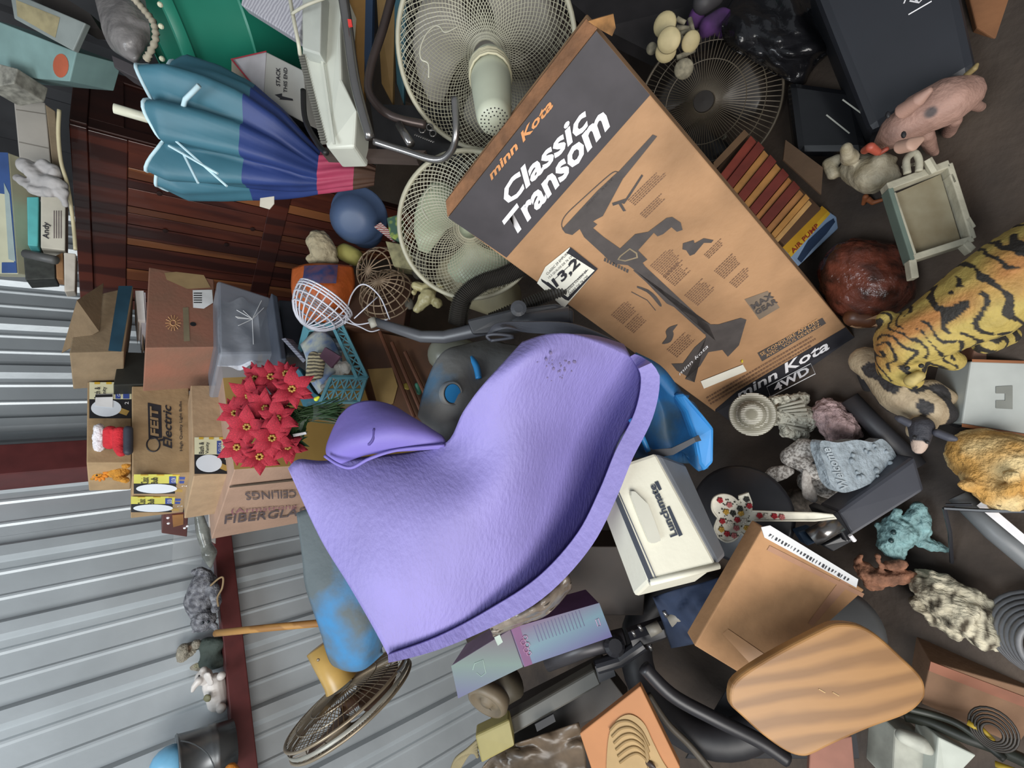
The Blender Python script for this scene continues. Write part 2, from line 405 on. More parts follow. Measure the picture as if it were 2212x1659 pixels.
# red printed carton
REDC = mat('faded_red_card', '#946350', .75, var=.12, ns=6, bump=.1, h2='#80604e')
fr = Face([(322, 577), (314, 752), (468, 750), (462, 603)], 1.66, AZ)
rb = cbox('faded_red_carton', 'faded red-brown carton with white barcode label stacked on the grey tote', 'box', fr, .26, REDC)
fr.poly([(416, 628), (417, 666), (440, 668), (460, 655), (458, 627)], mat('white_sticker'), rb, 'barcode_label', .003)
for k in range(5): fr.poly([(418, 634+k*5), (418, 636+k*5), (436, 636+k*5), (436, 634+k*5)], BLK, rb, 'barcode', .004)
sb = MB()
for k in range(14):
    a = k*math.pi/7; c_ = (374, 698); sb.tube([fr.at(c_[0]+7*math.cos(a), c_[1]+7*math.sin(a)), fr.at(c_[0]+17*math.cos(a), c_[1]+17*math.sin(a))], .0012, 4)
sb.tube([fr.at(374+6*math.cos(a), 698+6*math.sin(a)) for a in [k*math.pi/6 for k in range(12)]], .0015, 4, closed=True).build('sun_print', mat('tan_print', '#c79a6a'), rb)
fr.poly([(395, 665), (397, 738), (410, 737), (407, 664)], mat('grey_green_print', '#80745c'), rb, 'print')
fr.poly([(355, 590), (360, 605), (405, 625), (455, 622), (440, 595), (380, 588)], mat('torn_card', '#a58a62', .8), rb, 'torn_patch', .002)
MB().lathe(fr.at(417, 701, .001), fr.n, [(0, .009), (.0015, .009), (.0015, 0)], 12).build('hand_hole', BLK, rb)
# blue striped open carton
f5 = Face([(170, 645), (150, 763), (268, 760), (288, 618)], 1.60, AZ)
ob_ = cbox('blue_striped_carton', 'open brown carton with a dark blue edge band, top left of the pile', 'box', f5, .2, KR3)
f5.poly([(256, 618), (234, 758), (262, 760), (286, 618)], mat('dark_blue_tape', '#27495c', .6), ob_, 'blue_band', .001)
hinge = [f5.at(205, 765, 0), f5.at(223, 616, 0)]
MB().hexa([f5.at(214, 718, .004), f5.at(224, 614, .004), P(166, 650, 1.52), P(133, 764, 1.50)], f5.n*.004).build('flap', KR3, ob_, bevel=.001)
f6 = Face([(258, 760), (245, 832), (322, 830), (322, 762)], 1.66, AZ)
cbox('dark_metal_case', 'small black case between the blue striped and red cartons', 'case', f6, .15, mat('black_case', '#22231f', .5, var=.2))
pp = thing('paper_stack', 'loose white papers and booklets wedged beside the red carton', 'papers', P(330, 740, 1.76))
for k, (xa, ya, xb, yb, c) in enumerate([(292, 628, 318, 690, '#cfcac6'), (300, 632, 322, 712, '#bdb8bd'), (293, 650, 303, 700, '#b58a58'), (304, 652, 313, 755, '#b9a283'), (312, 700, 320, 760, '#8f7a66')]):
    q = PP((xa, ya, 1.75), (xa+6, yb, 1.70), (xb-4, yb+2, 1.70), (xb-8, ya, 1.75)); MB().hexa(q, NW*.12).build('paper', mat('paper_'+c.strip('#'), c, .7), pp)
# grey totes
TOTE = mat('clear_tote', '#8f949e', .35, var=.05, alpha=.55); TLID = mat('grey_lid', '#4a4f5a', .4)
f7 = Face([(469, 604), (472, 766), (606, 764), (586, 642)], 1.64, AZ)
tt = cbox('storage_tote', 'translucent grey storage tote with white tissue inside, beside the wardrobe', 'tote', f7, .28, TOTE, bevel=.01)
rnd = random.Random(3); b = MB()
tis = surf([[f7.at(478+k*22+rnd.uniform(-5, 5), 625+j*28+k*3+rnd.uniform(-5, 5), -.03-rnd.uniform(0, .035)) for j in range(6)] for k in range(5)], 4)
b.grid(tis).build('tissue', mat('white_tissue', '#c9cbd2', .7, bump=.8, bs=25), tt, smooth=True)
b = MB()
for k in range(9):
    a = rnd.uniform(0, 6.28); b.tube([f7.at(545, 690, .002), f7.at(545+45*math.cos(a)*rnd.uniform(.5, 1), 690+55*math.sin(a)*rnd.uniform(.5, 1), .002)], .0012, 4)
b.build('scuff_print', mat('white_sticker'), tt)
f8 = Face([(586, 632), (606, 776), (620, 776), (600, 640)], 1.62, AZ)
MB().hexa(f8.p, -f8.n*.3).build('lid', TLID, tt, bevel=.004)
f9 = Face([(601, 645), (618, 768), (700, 764), (690, 655)], 1.67, AZ)
cbox('dark_tote', 'dark grey storage tote under the translucent one', 'tote', f9, .28, mat('dark_tote', '#3d4048', .45, bump=.2, bs=20), bevel=.01)
# supports under the right of the stack
f10 = Face([(760, 560), (760, 790), (1010, 780), (1010, 560)], 1.88, AZ)
cbox('brown_storage_trunk', 'dark brown trunk at the bottom of the pile, mostly hidden', 'trunk', f10, .12, KRD)
for x0, y0, w_, l_, h_, a_, lb_, c_ in ((1.02, 1.52, .5, .42, .72, .6, 'plain dark carton on the floor holding up the green tub', '#40352b'), (1.05, 1.0, .46, .4, .40, .3, 'low dark brown carton on the floor under the large fan', '#382e27')):
    u = V((math.cos(a_), math.sin(a_), 0)); v_ = V((-u.y, u.x, 0)); o_ = V((x0, y0, 0)); b = MB(); b.hexa([o_, o_+u*w_, o_+u*w_+v_*l_, o_+v_*l_], (0, 0, h_)); tag(b.build('support_carton', card(c_), None, bevel=.003), lb_, 'box')

# ================================================================== on top of the stack: stocking boot, plush lion
b = thing('christmas_boot', 'red christmas boot ornament with white fur cuff beside the top bulb carton', 'ornament', P(283, 950, 1.56))
blob('cuff', [[(214, 926, 1.5, 11), (214, 965, 1.5, 11)]], mat('white_fur', '#d8d3d6', .95, bump=1, bs=90, var=.06), b, nz=.004, nf=90)
blob('boot', [[(238, 932, 1.5, 13), (238, 958, 1.5, 13)], [(258, 933, 1.5, 12), (258, 965, 1.49, 12), (262, 978, 1.48, 9)]], mat('red_felt', '#b8222c', .9, bump=.4, bs=120), b)
blob('sole', [[(277, 928, 1.5, 9), (277, 975, 1.48, 9)]], mat('black_sole', '#2b2e38', .6), b)
pl = thing('plush_lion', 'small orange and yellow plush lion lying beside the red christmas boot', 'toy', P(283, 1020, 1.56))
lc = spots('#c98a2c', [(215, 1022, 1.5, 9, '#d9c3a0'), (250, 1014, 1.48, 16, '#dccfc0')], soft=.3)
blob('body', [[(262, 1018, 1.55, 15), (240, 1018, 1.55, 14)], [(215, 1021, 1.54, 13)], [(250, 1000, 1.54, 6), (268, 995, 1.53, 6)], [(250, 1032, 1.54, 6), (272, 1037, 1.53, 7)], [(272, 1005, 1.53, 8)], [(200, 1010, 1.54, 5)], [(200, 1032, 1.54, 5)]], PAINTR, pl, colf=lc, nz=.002, nf=100)
mz = MB()
for k in range(12):
    a = k*math.pi/6; mz.tube([P(216+10*math.cos(a), 1021+10*math.sin(a), 1.53), P(216+19*math.cos(a), 1021+19*math.sin(a), 1.53)], [.008, .003], 6)
mz.build('mane', mat('orange_fur', '#c9791f', .9), pl, smooth=True)
for yy in (1016, 1027): MB().ball(P(209, yy, 1.515), .003, 8).build('eye', BLK, pl)
# wooden domino block + glass ornaments
dm = Face([(352, 1107), (349, 1152), (404, 1160), (407, 1104)], 1.78, AW)
do = cbox('wooden_block', 'dark wooden block with white round pegs jutting out left of the bulb logo carton', 'block', dm, .06, mat('dark_block', '#57241c', .4))
for q in ((363, 1118), (364, 1130), (399, 1140), (405, 1136)): MB().ball(dm.at(*q, 0), .006, 8).build('peg', WHITE, do)
dm.poly([(372, 1112), (374, 1138), (396, 1132), (396, 1110)], mat('bare_wood', '#9a6a3a'), do, 'wood_face', .002, thick=.001)
wb = Face([(450, 1102), (452, 1168), (466, 1176), (470, 1104)], 1.83, AW)
cbox('white_board_piece', 'short white board sticking out left of the tall carton', 'board', wb, .02, mat('white_wood', '#b9b0a8', .6))
GLASS = mat('clear_glass', '#c9cfcf', .08, var=.02, alpha=.35)
gl = thing('glass_bird_ornament', 'clear glass ornament with round bulb on the beam end', 'ornament', W(462, 1192, .1))
blob('glass_body', [[(430, 1115, 1.95, 9), (438, 1150, 1.95, 13), (446, 1180, 1.95, 11), (452, 1195, 1.95, 15)], [(452, 1195, 1.95, 15), (455, 1225, 1.95, 3)]], mat('grey_glass', '#7d7f78', .15, var=.3, ns=20, alpha=.75), gl)
cs = MB(); q = [W(375, 1152, .05), W(371, 1218, .05), W(434, 1220, .05), W(440, 1160, .05)]; cs.hexa(q, -NW*.03); cs.build('clear_case', mat('clear_film', '#cfd2d2', .15, alpha=.18), None)
tag(bpy.data.objects['clear_case'], 'thin clear plastic case taped against the ribbed wall', 'case')

# ================================================================== figurines along the beam
GREY = '#8f8f95'
ct = thing('cat_figurine', 'grey tabby cat figurine lying on the red beam with cord', 'figurine', W(476, 1300, .12))
d = 2.0
def tabby(p, n): t = noise.noise(p*55); return mixc('#8d8d92', '#5c5c63', (t+.2)*2)
blob('body', [[(440, 1262, d, 26), (432, 1295, d, 30), (440, 1330, d, 22)], [(440, 1340, d-.04, 24)], [(425, 1357, d-.05, 7), (418, 1364, d-.05, 4)], [(463, 1352, d-.05, 7), (468, 1360, d-.05, 4)], [(460, 1270, d-.03, 12), (468, 1300, d-.04, 10)], [(465, 1315, d-.05, 9)], [(445, 1245, d, 14), (432, 1232, d, 8), (418, 1236, d, 6)]], PAINTR, ct, colf=spots(tabby, [(447, 1345, d-.09, 12, '#c9c9cc')], .4), nz=.002, nf=80)
for q in ((438, 1345), (450, 1343)): MB().ball(P(q[0], q[1], d-.092), .006, 8).build('eye', mat('dark_green_eye', '#20262a', .2), ct)
b = MB(); b.tube(bez(PP((455, 1265, 1.94), (472, 1250, 1.93), (482, 1248, 1.93), (480, 1270, 1.93), (470, 1290, 1.94), (472, 1310, 1.94)), 5), .004, 6)
tag(b.build('cord', mat('tan_cord', '#8a7355', .9), None, smooth=True), 'tan cord looped over the grey cat figurine', 'cord')
rbf = thing('dog_in_bag_figurine', 'small spotted puppy figurine in a dark green bag on the red beam', 'figurine', W(480, 1410, .12))
blob('head', [[(408, 1412, 1.97, 23)], [(396, 1402, 1.93, 12), (392, 1424, 1.93, 12)], [(420, 1432, 1.96, 15), (430, 1442, 1.96, 10)], [(424, 1392, 1.95, 10)]], PAINTR, rbf, colf=spots('#9b9383', [(400, 1408, 1.93, 7, '#4c4036'), (412, 1400, 1.94, 9, '#6d5b48'), (398, 1422, 1.93, 4, '#2a2522'), (425, 1438, 1.95, 9, '#a8a486')], .3), nz=.002, nf=80)
blob('bag', [[(445, 1392, 1.97, 15), (470, 1392, 1.97, 15)], [(445, 1428, 1.97, 16), (470, 1428, 1.97, 16)], [(455, 1410, 1.97, 20)]], mat('dark_green_cloth', '#37403a', .8, bump=.5, bs=60), rbf, nz=.002, nf=60)
pg = thing('elephant_figurine', 'white elephant figurine sitting on the red beam beside the bucket', 'figurine', W(485, 1500, .12))
blob('body', [[(462, 1478, 1.9, 22), (470, 1515, 1.9, 20)], [(440, 1462, 1.88, 17)], [(430, 1470, 1.85, 8), (420, 1482, 1.84, 6), (416, 1492, 1.84, 4)], [(478, 1460, 1.86, 9)], [(478, 1530, 1.86, 10)], [(440, 1448, 1.88, 8)]], mat('white_ceramic', '#c9c2bc', .4, var=.08), pg)
blob('ear', [[(448, 1460, 1.84, 9), (455, 1475, 1.84, 7), ('sq', FW, .4)]], mat('white_ceramic'), pg)
MB().ball(P(430, 1460, 1.845), .004, 8).build('eye', BLK, pg)
blob('rattle', [[(448, 1508, 1.84, 9), ('sq', FW, .5)]], mat('olive_ceramic', '#6c6a4e', .6), pg)
fg = thing('frog_figurine', 'green speckled figurine with dark coat behind the white elephant', 'figurine', W(460, 1520, .06))
blob('head', [[(395, 1478, 2.0, 11), (392, 1490, 2.0, 6)]], mat('speckled_green', '#6b6f52', .8, var=.4, ns=60), fg)
blob('coat', [[(410, 1500, 2.0, 13), (428, 1502, 2.0, 13)], [(395, 1515, 2.0, 8), (385, 1512, 2.0, 5)]], mat('navy_cloth', '#2b333c', .8), fg)
lv = MB()
for a, b_ in (((372, 1508), (358, 1530)), ((385, 1520), (378, 1534)), ((365, 1515), (355, 1522)), ((375, 1500), (366, 1512))):
    p0, p1 = P(*a, 1.98), P(*b_, 1.98); m_ = (p0+p1)/2; u = (p1-p0).cross(FW).normalized()*.012; lv.face([p0, m_+u, p1, m_-u])
lv.build('leaf', mat('leaf_green', '#46603a', .6), fg)
# bucket
MET = mat('tin', '#6f7274', .35, .75, var=.2, ns=5)
bk0 = W(500, 1605, .14); bk0.z = 1.16; bax = V((0, 0, 1))
bk = thing('tin_bucket', 'galvanised tin bucket with ribs on the red beam holding toys', 'bucket', bk0)
MB().lathe(bk0, bax, [(0, 0), (0, .078), (.055, .085), (.06, .089), (.066, .086), (.075, .09), (.082, .087), (.17, .099), (.175, .103), (.18, .099), (.17, .096), (.01, .075)], 32).build('pail', MET, bk, smooth=True)
MB().tube([bk0+V((.1*math.cos(a), -.02-.1*math.sin(a)*.9, .17-.09*math.sin(a))) for a in [math.pi*k/14 for k in range(15)]], .002, 6).build('handle', MET, bk)
MB().ball(bk0+V((.02, 0, .2)), .06, 16).build('ball', mat('sky_blue_plastic', '#6ea8c9', .4), None, smooth=True)
tag(bpy.data.objects['ball'], 'light blue ball sitting in the tin bucket', 'ball')
def duck(name, label, p, r, c1, c2):
    t = thing(name, label, 'toy', p, 'toy ducks at the bucket')
    blob('body', [[(p, r), (p+V((r*.8, 0, .1*r)), r*.7)], [(p+V((-.5*r, -.2*r, r*1.1)), r*.65)]], mat(c1.strip('#')+'_fluff', c1, .8, bump=.5), t)
    blob('beak', [[(p+V((-1.1*r, -.5*r, r*1.1)), r*.22)]], mat(c2.strip('#')+'_beak', c2, .5), t)
duck('toy_duck', 'yellow and orange toy duck peeking out of the tin bucket', bk0+V((-.05, -.04, .2)), .032, '#d79a2b', '#c8761f')
duck('toy_duck', 'orange toy duck at the base of the tin bucket', bk0+V((-.03, -.13, .03)), .03, '#c87a26', '#a85a20')
# wooden pole
b = MB(); b.tube(PP((466, 1368, 1.72), (560, 1358, 1.66), (700, 1345, 1.60)), .0125, 12)
tag(b.build('broom_handle', mat('pale_wood', '#a5793f', .6, kind='wave', ns=6, h2='#8d6331'), None, smooth=True), 'bare wooden broom handle leaning behind the blue foam float', 'pole')
# ================================================================== transom motor carton
BOXC = mat('printed_card', '#ac845f', .7, var=.1, ns=7, bump=.15, bs=50, h2='#93704f')
BDK = mat('charcoal_print', '#3d393c', .65, var=.12, ns=14)
Q = [(1288, 66), (968, 470), (1545, 890), (1846, 729)]
fx = Face(Q, .74)
tx = cbox('motor_carton', 'long brown carton with boat motor picture and black header lying across the pile', 'box', fx, .13, BOXC)
A, B_, C_, D_ = [V((*q, 0)) for q in Q]
fx.poly([(1288, 66), (968, 470), (1094, 556), (1404, 205)], BDK, tx, 'header_band', .001)
fx.text('minn Kota', (1062, 389), (1196, 228), (1052, 375), mat('orange_print', '#c98a55'), tx, shear=.2, bold=.03)
fx.text('Classic', (1100, 444), (1278, 265), (1076, 412), WHITE, tx, shear=.25, bold=.032)
fx.text('Transom', (1113, 510), (1322, 268), (1083, 478), WHITE, tx, shear=.2, bold=.032)
# back cover strip that folds over the top end, torn corner
e0 = MB(); e0.hexa([fx.at(1290, 60, .003), fx.at(967, 468, .003), fx.at(962, 440, -.01), fx.at(1268, 44, -.01)], -fx.n*.006)
e0.build('end_fold', mat('worn_edge_card', '#7d5638', .8, var=.25, ns=18, bump=.4, bs=70), tx)
fx.poly([(1270, 46), (1290, 40), (1325, 30), (1330, 60), (1322, 78), (1300, 66)], mat('torn_card_brown', '#8a6238', .9, var=.4, ns=30), tx, 'torn_corner', .0005, thick=.004)
DG = mat('dark_grey_print', '#4a4442', .65, var=.1, ns=30)
bl = lambda pts, n=4: [(v.x, v.y) for v in bez([V((*p, 0)) for p in pts], n)]
# motor picture
fx.poly([(1410, 290), (1419, 294), (1345, 386), (1331, 412), (1302, 466), (1285, 475), (1281, 478), (1290, 484), (1281, 492), (1305, 512), (1345, 540), (1352, 560), (1330, 572), (1310, 556), (1262, 512), (1252, 494), (1236, 507), (1221, 503), (1214, 494), (1290, 412), (1324, 380), (1338, 368)], DG, tx, 'motor_picture', .0015)
pts = bl([(1334, 371), (1318, 376), (1255, 432), (1222, 464), (1213, 485), (1220, 500)], 5)
MB().tube([fx.at(*p, .001) for p in pts], .0011, 4).build('motor_outline', DG, tx)
fx.text('minn kota', (1268, 447), (1325, 385), (1264, 443), DG, tx, shear=.2)
fx.poly([(1330, 545), (1372, 505), (1400, 500), (1440, 470), (1452, 468), (1470, 480), (1474, 496), (1462, 500), (1450, 490), (1432, 505), (1420, 510), (1412, 502), (1378, 540), (1398, 560), (1388, 567), (1440, 640), (1530, 700), (1545, 735), (1535, 700), (1440, 655), (1370, 582), (1356, 572), (1335, 570), (1313, 560), (1305, 552)], DG, tx, 'bracket_picture', .0016)
fx.poly([(1368, 584), (1385, 567), (1530, 702), (1522, 722)], DG, tx, 'shaft_picture', .0015)
fx.poly([(1520, 705), (1535, 700), (1552, 700), (1600, 686), (1612, 690), (1596, 745), (1572, 770), (1560, 755), (1530, 760), (1512, 790), (1480, 818), (1500, 825), (1480, 810), (1462, 800), (1450, 785), (1475, 784), (1500, 750), (1525, 728)], DG, tx, 'lower_unit_picture', .0015)
fx.poly([(1338, 552), (1360, 535), (1376, 545), (1378, 556), (1350, 564), (1333, 560)], mat('light_line', '#8a7a60'), tx, 'bracket_window', .002)
fx.poly([(1341, 553), (1360, 538), (1373, 547), (1374, 554), (1350, 561), (1337, 559)], DG, tx, 'bracket_window', .0024)
for k in range(9): a_ = (1306+k*6, 556+k*3.0); fx.poly([(a_[0], a_[1]), (a_[0]+4, a_[1]+2), (a_[0]+2, a_[1]+9), (a_[0]-2, a_[1]+7)], DG, tx, 'gear_tooth', .0015)
fx.poly([(1352, 428), (1386, 376), (1389, 379), (1360, 424), (1348, 440), (1342, 438), (1352, 455), (1346, 456), (1336, 440), (1324, 444), (1322, 438)], DG, tx, 'small_motor_picture', .0015)
fx.poly([(1475, 525), (1498, 518), (1500, 525), (1520, 514), (1541, 518), (1536, 524), (1520, 524), (1510, 536), (1500, 548), (1490, 552), (1482, 540), (1474, 538)], DG, tx, 'clamp_picture', .0015)
fx.poly(bl([(1376, 617), (1400, 625), (1418, 640), (1429, 658), (1425, 661), (1410, 643), (1396, 630), (1376, 621)], 2), DG, tx, 'grip_picture', .0015)
b = MB(); b.tube([fx.at(*p, .001) for p in ((1364, 630), (1398, 648), (1416, 670))], .0012, 4); b.build('rod_picture', DG, tx)
fx.poly(bl([(1464, 700), (1446, 706), (1438, 716), (1440, 728), (1430, 742), (1448, 738), (1455, 722), (1452, 712)], 3)[:-1], DG, tx, 'propeller_picture', .0015)
def blurb(x, y, w_, n, gap=8.5, sc_=1.0, F_=None, th=None, m=None, dx=(.70, -.68), dy=(.62, .48)):
    F_ = F_ or fx; th = th or tx; b = MB(); rnd = random.Random(int(x*7+y))
    for k in range(n):
        ln = w_*rnd.uniform(.75, 1.0); x0 = x+dy[0]*gap*k; y0 = y+dy[1]*gap*k; t = 0
        while t < ln:
            s_ = rnd.uniform(3, 9); t2 = min(ln, t+s_); h_ = gap*.22
            b.face([F_.at(x0+dx[0]*t+dy[0]*0, y0+dx[1]*t), F_.at(x0+dx[0]*t2, y0+dx[1]*t2), F_.at(x0+dx[0]*t2+dy[0]*h_*2, y0+dx[1]*t2+dy[1]*h_*2), F_.at(x0+dx[0]*t+dy[0]*h_*2, y0+dx[1]*t+dy[1]*h_*2)]); t = t2+1.6
    o = b.build('small_print', m or mat('small_print', '#765844'), th); o['kind'] = 'stuff'; return o
blurb(1356, 432, 100, 5, 5.5); blurb(1382, 462, 72, 4, 5.5); blurb(1404, 574, 60, 10, 5.5); blurb(1432, 598, 50, 8, 5.5); blurb(1478, 638, 58, 9, 5.5)
blurb(1542, 585, 62, 7, 5.5); blurb(1575, 610, 52, 5, 5.5); blurb(1320, 680, 52, 8, 5.5); blurb(1350, 705, 44, 6, 5.5); blurb(1440, 755, 60, 7, 5.5); blurb(1520, 550, 55, 4, 5)
fx.poly([(1608, 646), (1658, 628), (1684, 664), (1640, 690)], mat('grey_patch_print', '#7c6c5c'), tx, 'badge', .0011)
fx.text('MAX', (1627, 668), (1672, 640), (1620, 658), DG, tx, bold=.03); fx.text('GEAR', (1634, 680), (1680, 652), (1629, 670), DG, tx, bold=.03)
fx.text('minn kota', (1468, 810), (1530, 748), (1464, 805), WHITE, tx, shear=.2)
# weight label
fx.poly([(1160, 610), (1178, 575), (1230, 533), (1290, 580), (1218, 664)], mat('label_paper', '#dfdccf', .6, var=.05), tx, 'label', .003)
fx.poly([(1168, 600), (1182, 608), (1232, 532), (1291, 579), (1228, 648), (1220, 645), (1170, 606)], INK, tx, 'label_border', .0035)
fx.poly([(1180, 580), (1224, 544), (1284, 582), (1226, 640), (1180, 604)], mat('label_paper'), tx, 'label_field', .004)
fx.text('13,2', (1204, 622), (1256, 572), (1190, 602), INK, tx, off=.0055, bold=.03)
fx.text('CLASSIC 29 EMPUXE', (1182, 592), (1228, 545), (1179, 588), INK, tx, off=.0055); fx.text('13,2 QUILOS DE 76 CM', (1186, 600), (1238, 552), (1183, 596), INK, tx, off=.0055)
fx.text('MODELE CLASSIC 29', (1222, 631), (1268, 584), (1219, 627), INK, tx, off=.0055); fx.text('ARBRE DE 76 CM', (1230, 637), (1270, 596), (1227, 633), INK, tx, off=.0055)
b = MB()
for p, q in (((1192, 606), (1246, 556)), ((1212, 632), (1270, 580))): b.tube([fx.at(*p, .0045), fx.at(*q, .0045)], .0009, 4)
b.build('rule', INK, tx)
# bottom end: warranty strip and black band
fx.poly([(1636, 762), (1776, 686), (1784, 698), (1646, 780)], DG, tx, 'warranty_band', .0012)
fx.text('SE CONDUIRE AN DES', (1644, 768), (1768, 694), (1640, 762), mat('tan_print'), tx); fx.text('AVEC - VOUS DEVENEZ', (1656, 770), (1772, 702), (1652, 765), mat('tan_print'), tx)
blurb(1525, 858, 290, 3, 8, dx=(.86, -.5), dy=(.5, .8)); 
fx.poly([(1545, 890), (1846, 729), (1826, 706), (1590, 846), (1545, 884)], INK, tx, 'black_edge', .0015)
fx.poly([(1513, 822), (1604, 786), (1612, 800), (1520, 838)], mat('label_paper'), tx, 'paper_strip', .003)
b = MB(); b.ball(fx.at(1602, 778, .004), .005, 8, sc_=(1, .6, .4)); b.build('yellow_scrap', mat('yellow_scrap', '#d8c228', .5), tx)
# bottom end face with the brand band
vdir = (fx.p[2]-fx.p[1]).normalized()
end = [fx.p[2], fx.p[3], fx.p[3]-fx.n*.13, fx.p[2]-fx.n*.13]; eo = vdir*.0012
MB().face([p+eo for p in end]).build('black_end', INK, tx)
# band visible on the sloping skirt beyond the fold
sk = Face([(1548, 888), (1850, 728), (1868, 750), (1580, 912)], (depth(fx.at(1548, 888, .002)), depth(fx.at(1850, 728, .002)), depth(fx.at(1548, 888, 0))+.012))
MB().hexa(sk.p, -sk.n*.003).build('skirt', INK, tx)
fx.text('minn Kota', (1596, 862), (1792, 752), (1586, 846), WHITE, tx, shear=.2, bold=.02)
ef = Face([(1548, 888), (1850, 728), (1868, 750), (1580, 912)], depth(fx.p[2]+eo), n=vdir); ef.o = fx.p[2]+eo*1.5
ef.text('4WD', (1676, 848), (1752, 806), (1670, 833), WHITE, tx, bold=.03)
b = MB(); b.tube([ef.at(*p, .002) for p in ((1665, 858), (1657, 836), (1752, 786), (1762, 808))], .0011, 4, closed=True); b.build('badge_border', WHITE, tx)

# ================================================================== purple foam saddle float
PUR = mat('purple_foam', '#8279b3', .6, var=.05, ns=5, bump=.22, bs=70, stretch=(1, 1, 2.6))
PURP = mat('purple_foam_wing', '#7569b2', .6, var=.05, ns=5, bump=.1, bs=40)
sdl = thing('saddle_float', 'large purple foam saddle float draped over the middle of the pile', 'pool float', P(1000, 1100, .98))
rows = [
 [(1128, 738, .88), (1180, 722, .86), (1240, 722, .87), (1300, 742, .90), (1362, 770, .94)],
 [(1085, 785, .86), (1150, 765, .84), (1225, 765, .87), (1310, 785, .93), (1385, 815, .99)],
 [(1040, 835, .86), (1110, 820, .85), (1195, 830, .89), (1290, 855, .97), (1372, 890, 1.05)],
 [(1000, 890, .89), (1070, 890, .87), (1160, 905, .90), (1255, 935, .99), (1330, 975, 1.08)],
 [(965, 955, .95), (1035, 965, .90), (1125, 985, .89), (1220, 1020, .98), (1296, 1058, 1.07)],
 [(895, 975, .98), (975, 1010, .92), (1065, 1060, .88), (1160, 1105, .94), (1248, 1152, 1.04)],
 [(800, 985, .98), (880, 1050, .91), (975, 1120, .87), (1075, 1180, .90), (1165, 1245, .97)],
 [(700, 995, .98), (780, 1085, .91), (880, 1180, .87), (980, 1245, .88), (1055, 1318, .92)],
 [(645, 992, .96), (715, 1130, .92), (810, 1245, .87), (890, 1310, .87), (945, 1376, .89)],
 [(622, 1012, .95), (690, 1160, .93), (752, 1262, .89), (803, 1350, .87), (838, 1415, .87)]]
top_ = surf([PP(*r) for r in rows], 6)
b = MB(); b.grid(top_)
o = b.build('seat_shell', PUR, sdl, smooth=True)
md = o.modifiers.new('s', 'SOLIDIFY'); md.thickness = .04; md.offset = -1
# make the foam thicken away from the camera
nz_ = o.data.polygons[200].normal
cen = P(1000, 1100, .9)-PM[sdl].translation
if nz_.dot((EYE-P(1000, 1100, .9))) < 0: o.data.flip_normals()
# thick rim lip along the outer edge
rim = [r[-1] for r in top_]
def rimoff(i):
    a = rim[max(i-1, 0)]; c = rim[min(i+1, len(rim)-1)]; t = (c-a).normalized(); n_ = t.cross(EYE-rim[i]).normalized()
    if n_.dot(-UP) < 0: n_ = -n_
    return n_
nr = len(rim); near = [.985 if i < 4 else min(.985, .86/depth(rim[i])+.035) for i in range(nr)]
I_ = [EYE+(rim[i]-EYE)*near[i] for i in range(nr)]
L1 = [I_[i]+rimoff(i)*.033*min(1, .25+i/8)*(1 if i < nr*.7 else max(.3, 1-(i/nr-.7)*2.4))-FW*.004 for i in range(nr)]
L2 = [p+FW*.045-rimoff(i)*.01 for i, p in enumerate(L1)]
b = MB(); b.grid([[rim[i]+FW*.004, I_[i]+FW*.004, I_[i], L1[i], L1[i]+FW*.004, L2[i]] for i in range(nr)])
b.build('rim', PUR, sdl, smooth=False, label='thick cut edge of the foam')
# raised wing behind
wg = [[(735, 1000, .98), (760, 988, .97), (800, 975, .95), (850, 970, .95), (910, 968, .96), (965, 965, .97)],
      [(712, 978, .98), (750, 958, .95), (795, 945, .93), (850, 935, .93), (905, 940, .95), (958, 955, .97)],
      [(722, 940, 1.0), (752, 918, .98), (795, 905, .96), (850, 900, .96), (900, 918, .97), (945, 945, .98)],
      [(740, 903, 1.02), (764, 880, 1.01), (797, 872, 1.0), (842, 882, 1.0), (880, 905, 1.0), (925, 938, 1.0)]]
b = MB(); b.grid(surf([PP(*r) for r in wg], 6)); o = b.build('wing', PURP, sdl, smooth=True); md = o.modifiers.new('s', 'SOLIDIFY'); md.thickness = .018; md.offset = 0
b = MB(); b.tube(bez(PP((702, 985, .955), (730, 1003, .94), (760, 1010, .935), (800, 990, .93), (860, 972, .935), (960, 962, .95)), 6), .0035, 8); b.build('fold_lip', PURP, sdl, smooth=True)
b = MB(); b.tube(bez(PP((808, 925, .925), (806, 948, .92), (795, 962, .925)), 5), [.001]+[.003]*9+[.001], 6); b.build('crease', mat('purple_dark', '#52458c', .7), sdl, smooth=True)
b = MB(); rnd = random.Random(4)
bmx = mat('grey_purple_fleck', '#76698f', .9)
for k in range(26):
    q = P(1205+rnd.gauss(0, 22), 795+rnd.gauss(0, 16), .846); b.ball(q, rnd.uniform(.0015, .004), 6, sc_=(1, 1, .5))
b.build('grey_flecks', bmx, sdl, kind='stuff')  # small greyer, darker flecks scattered near the upper end of the shell

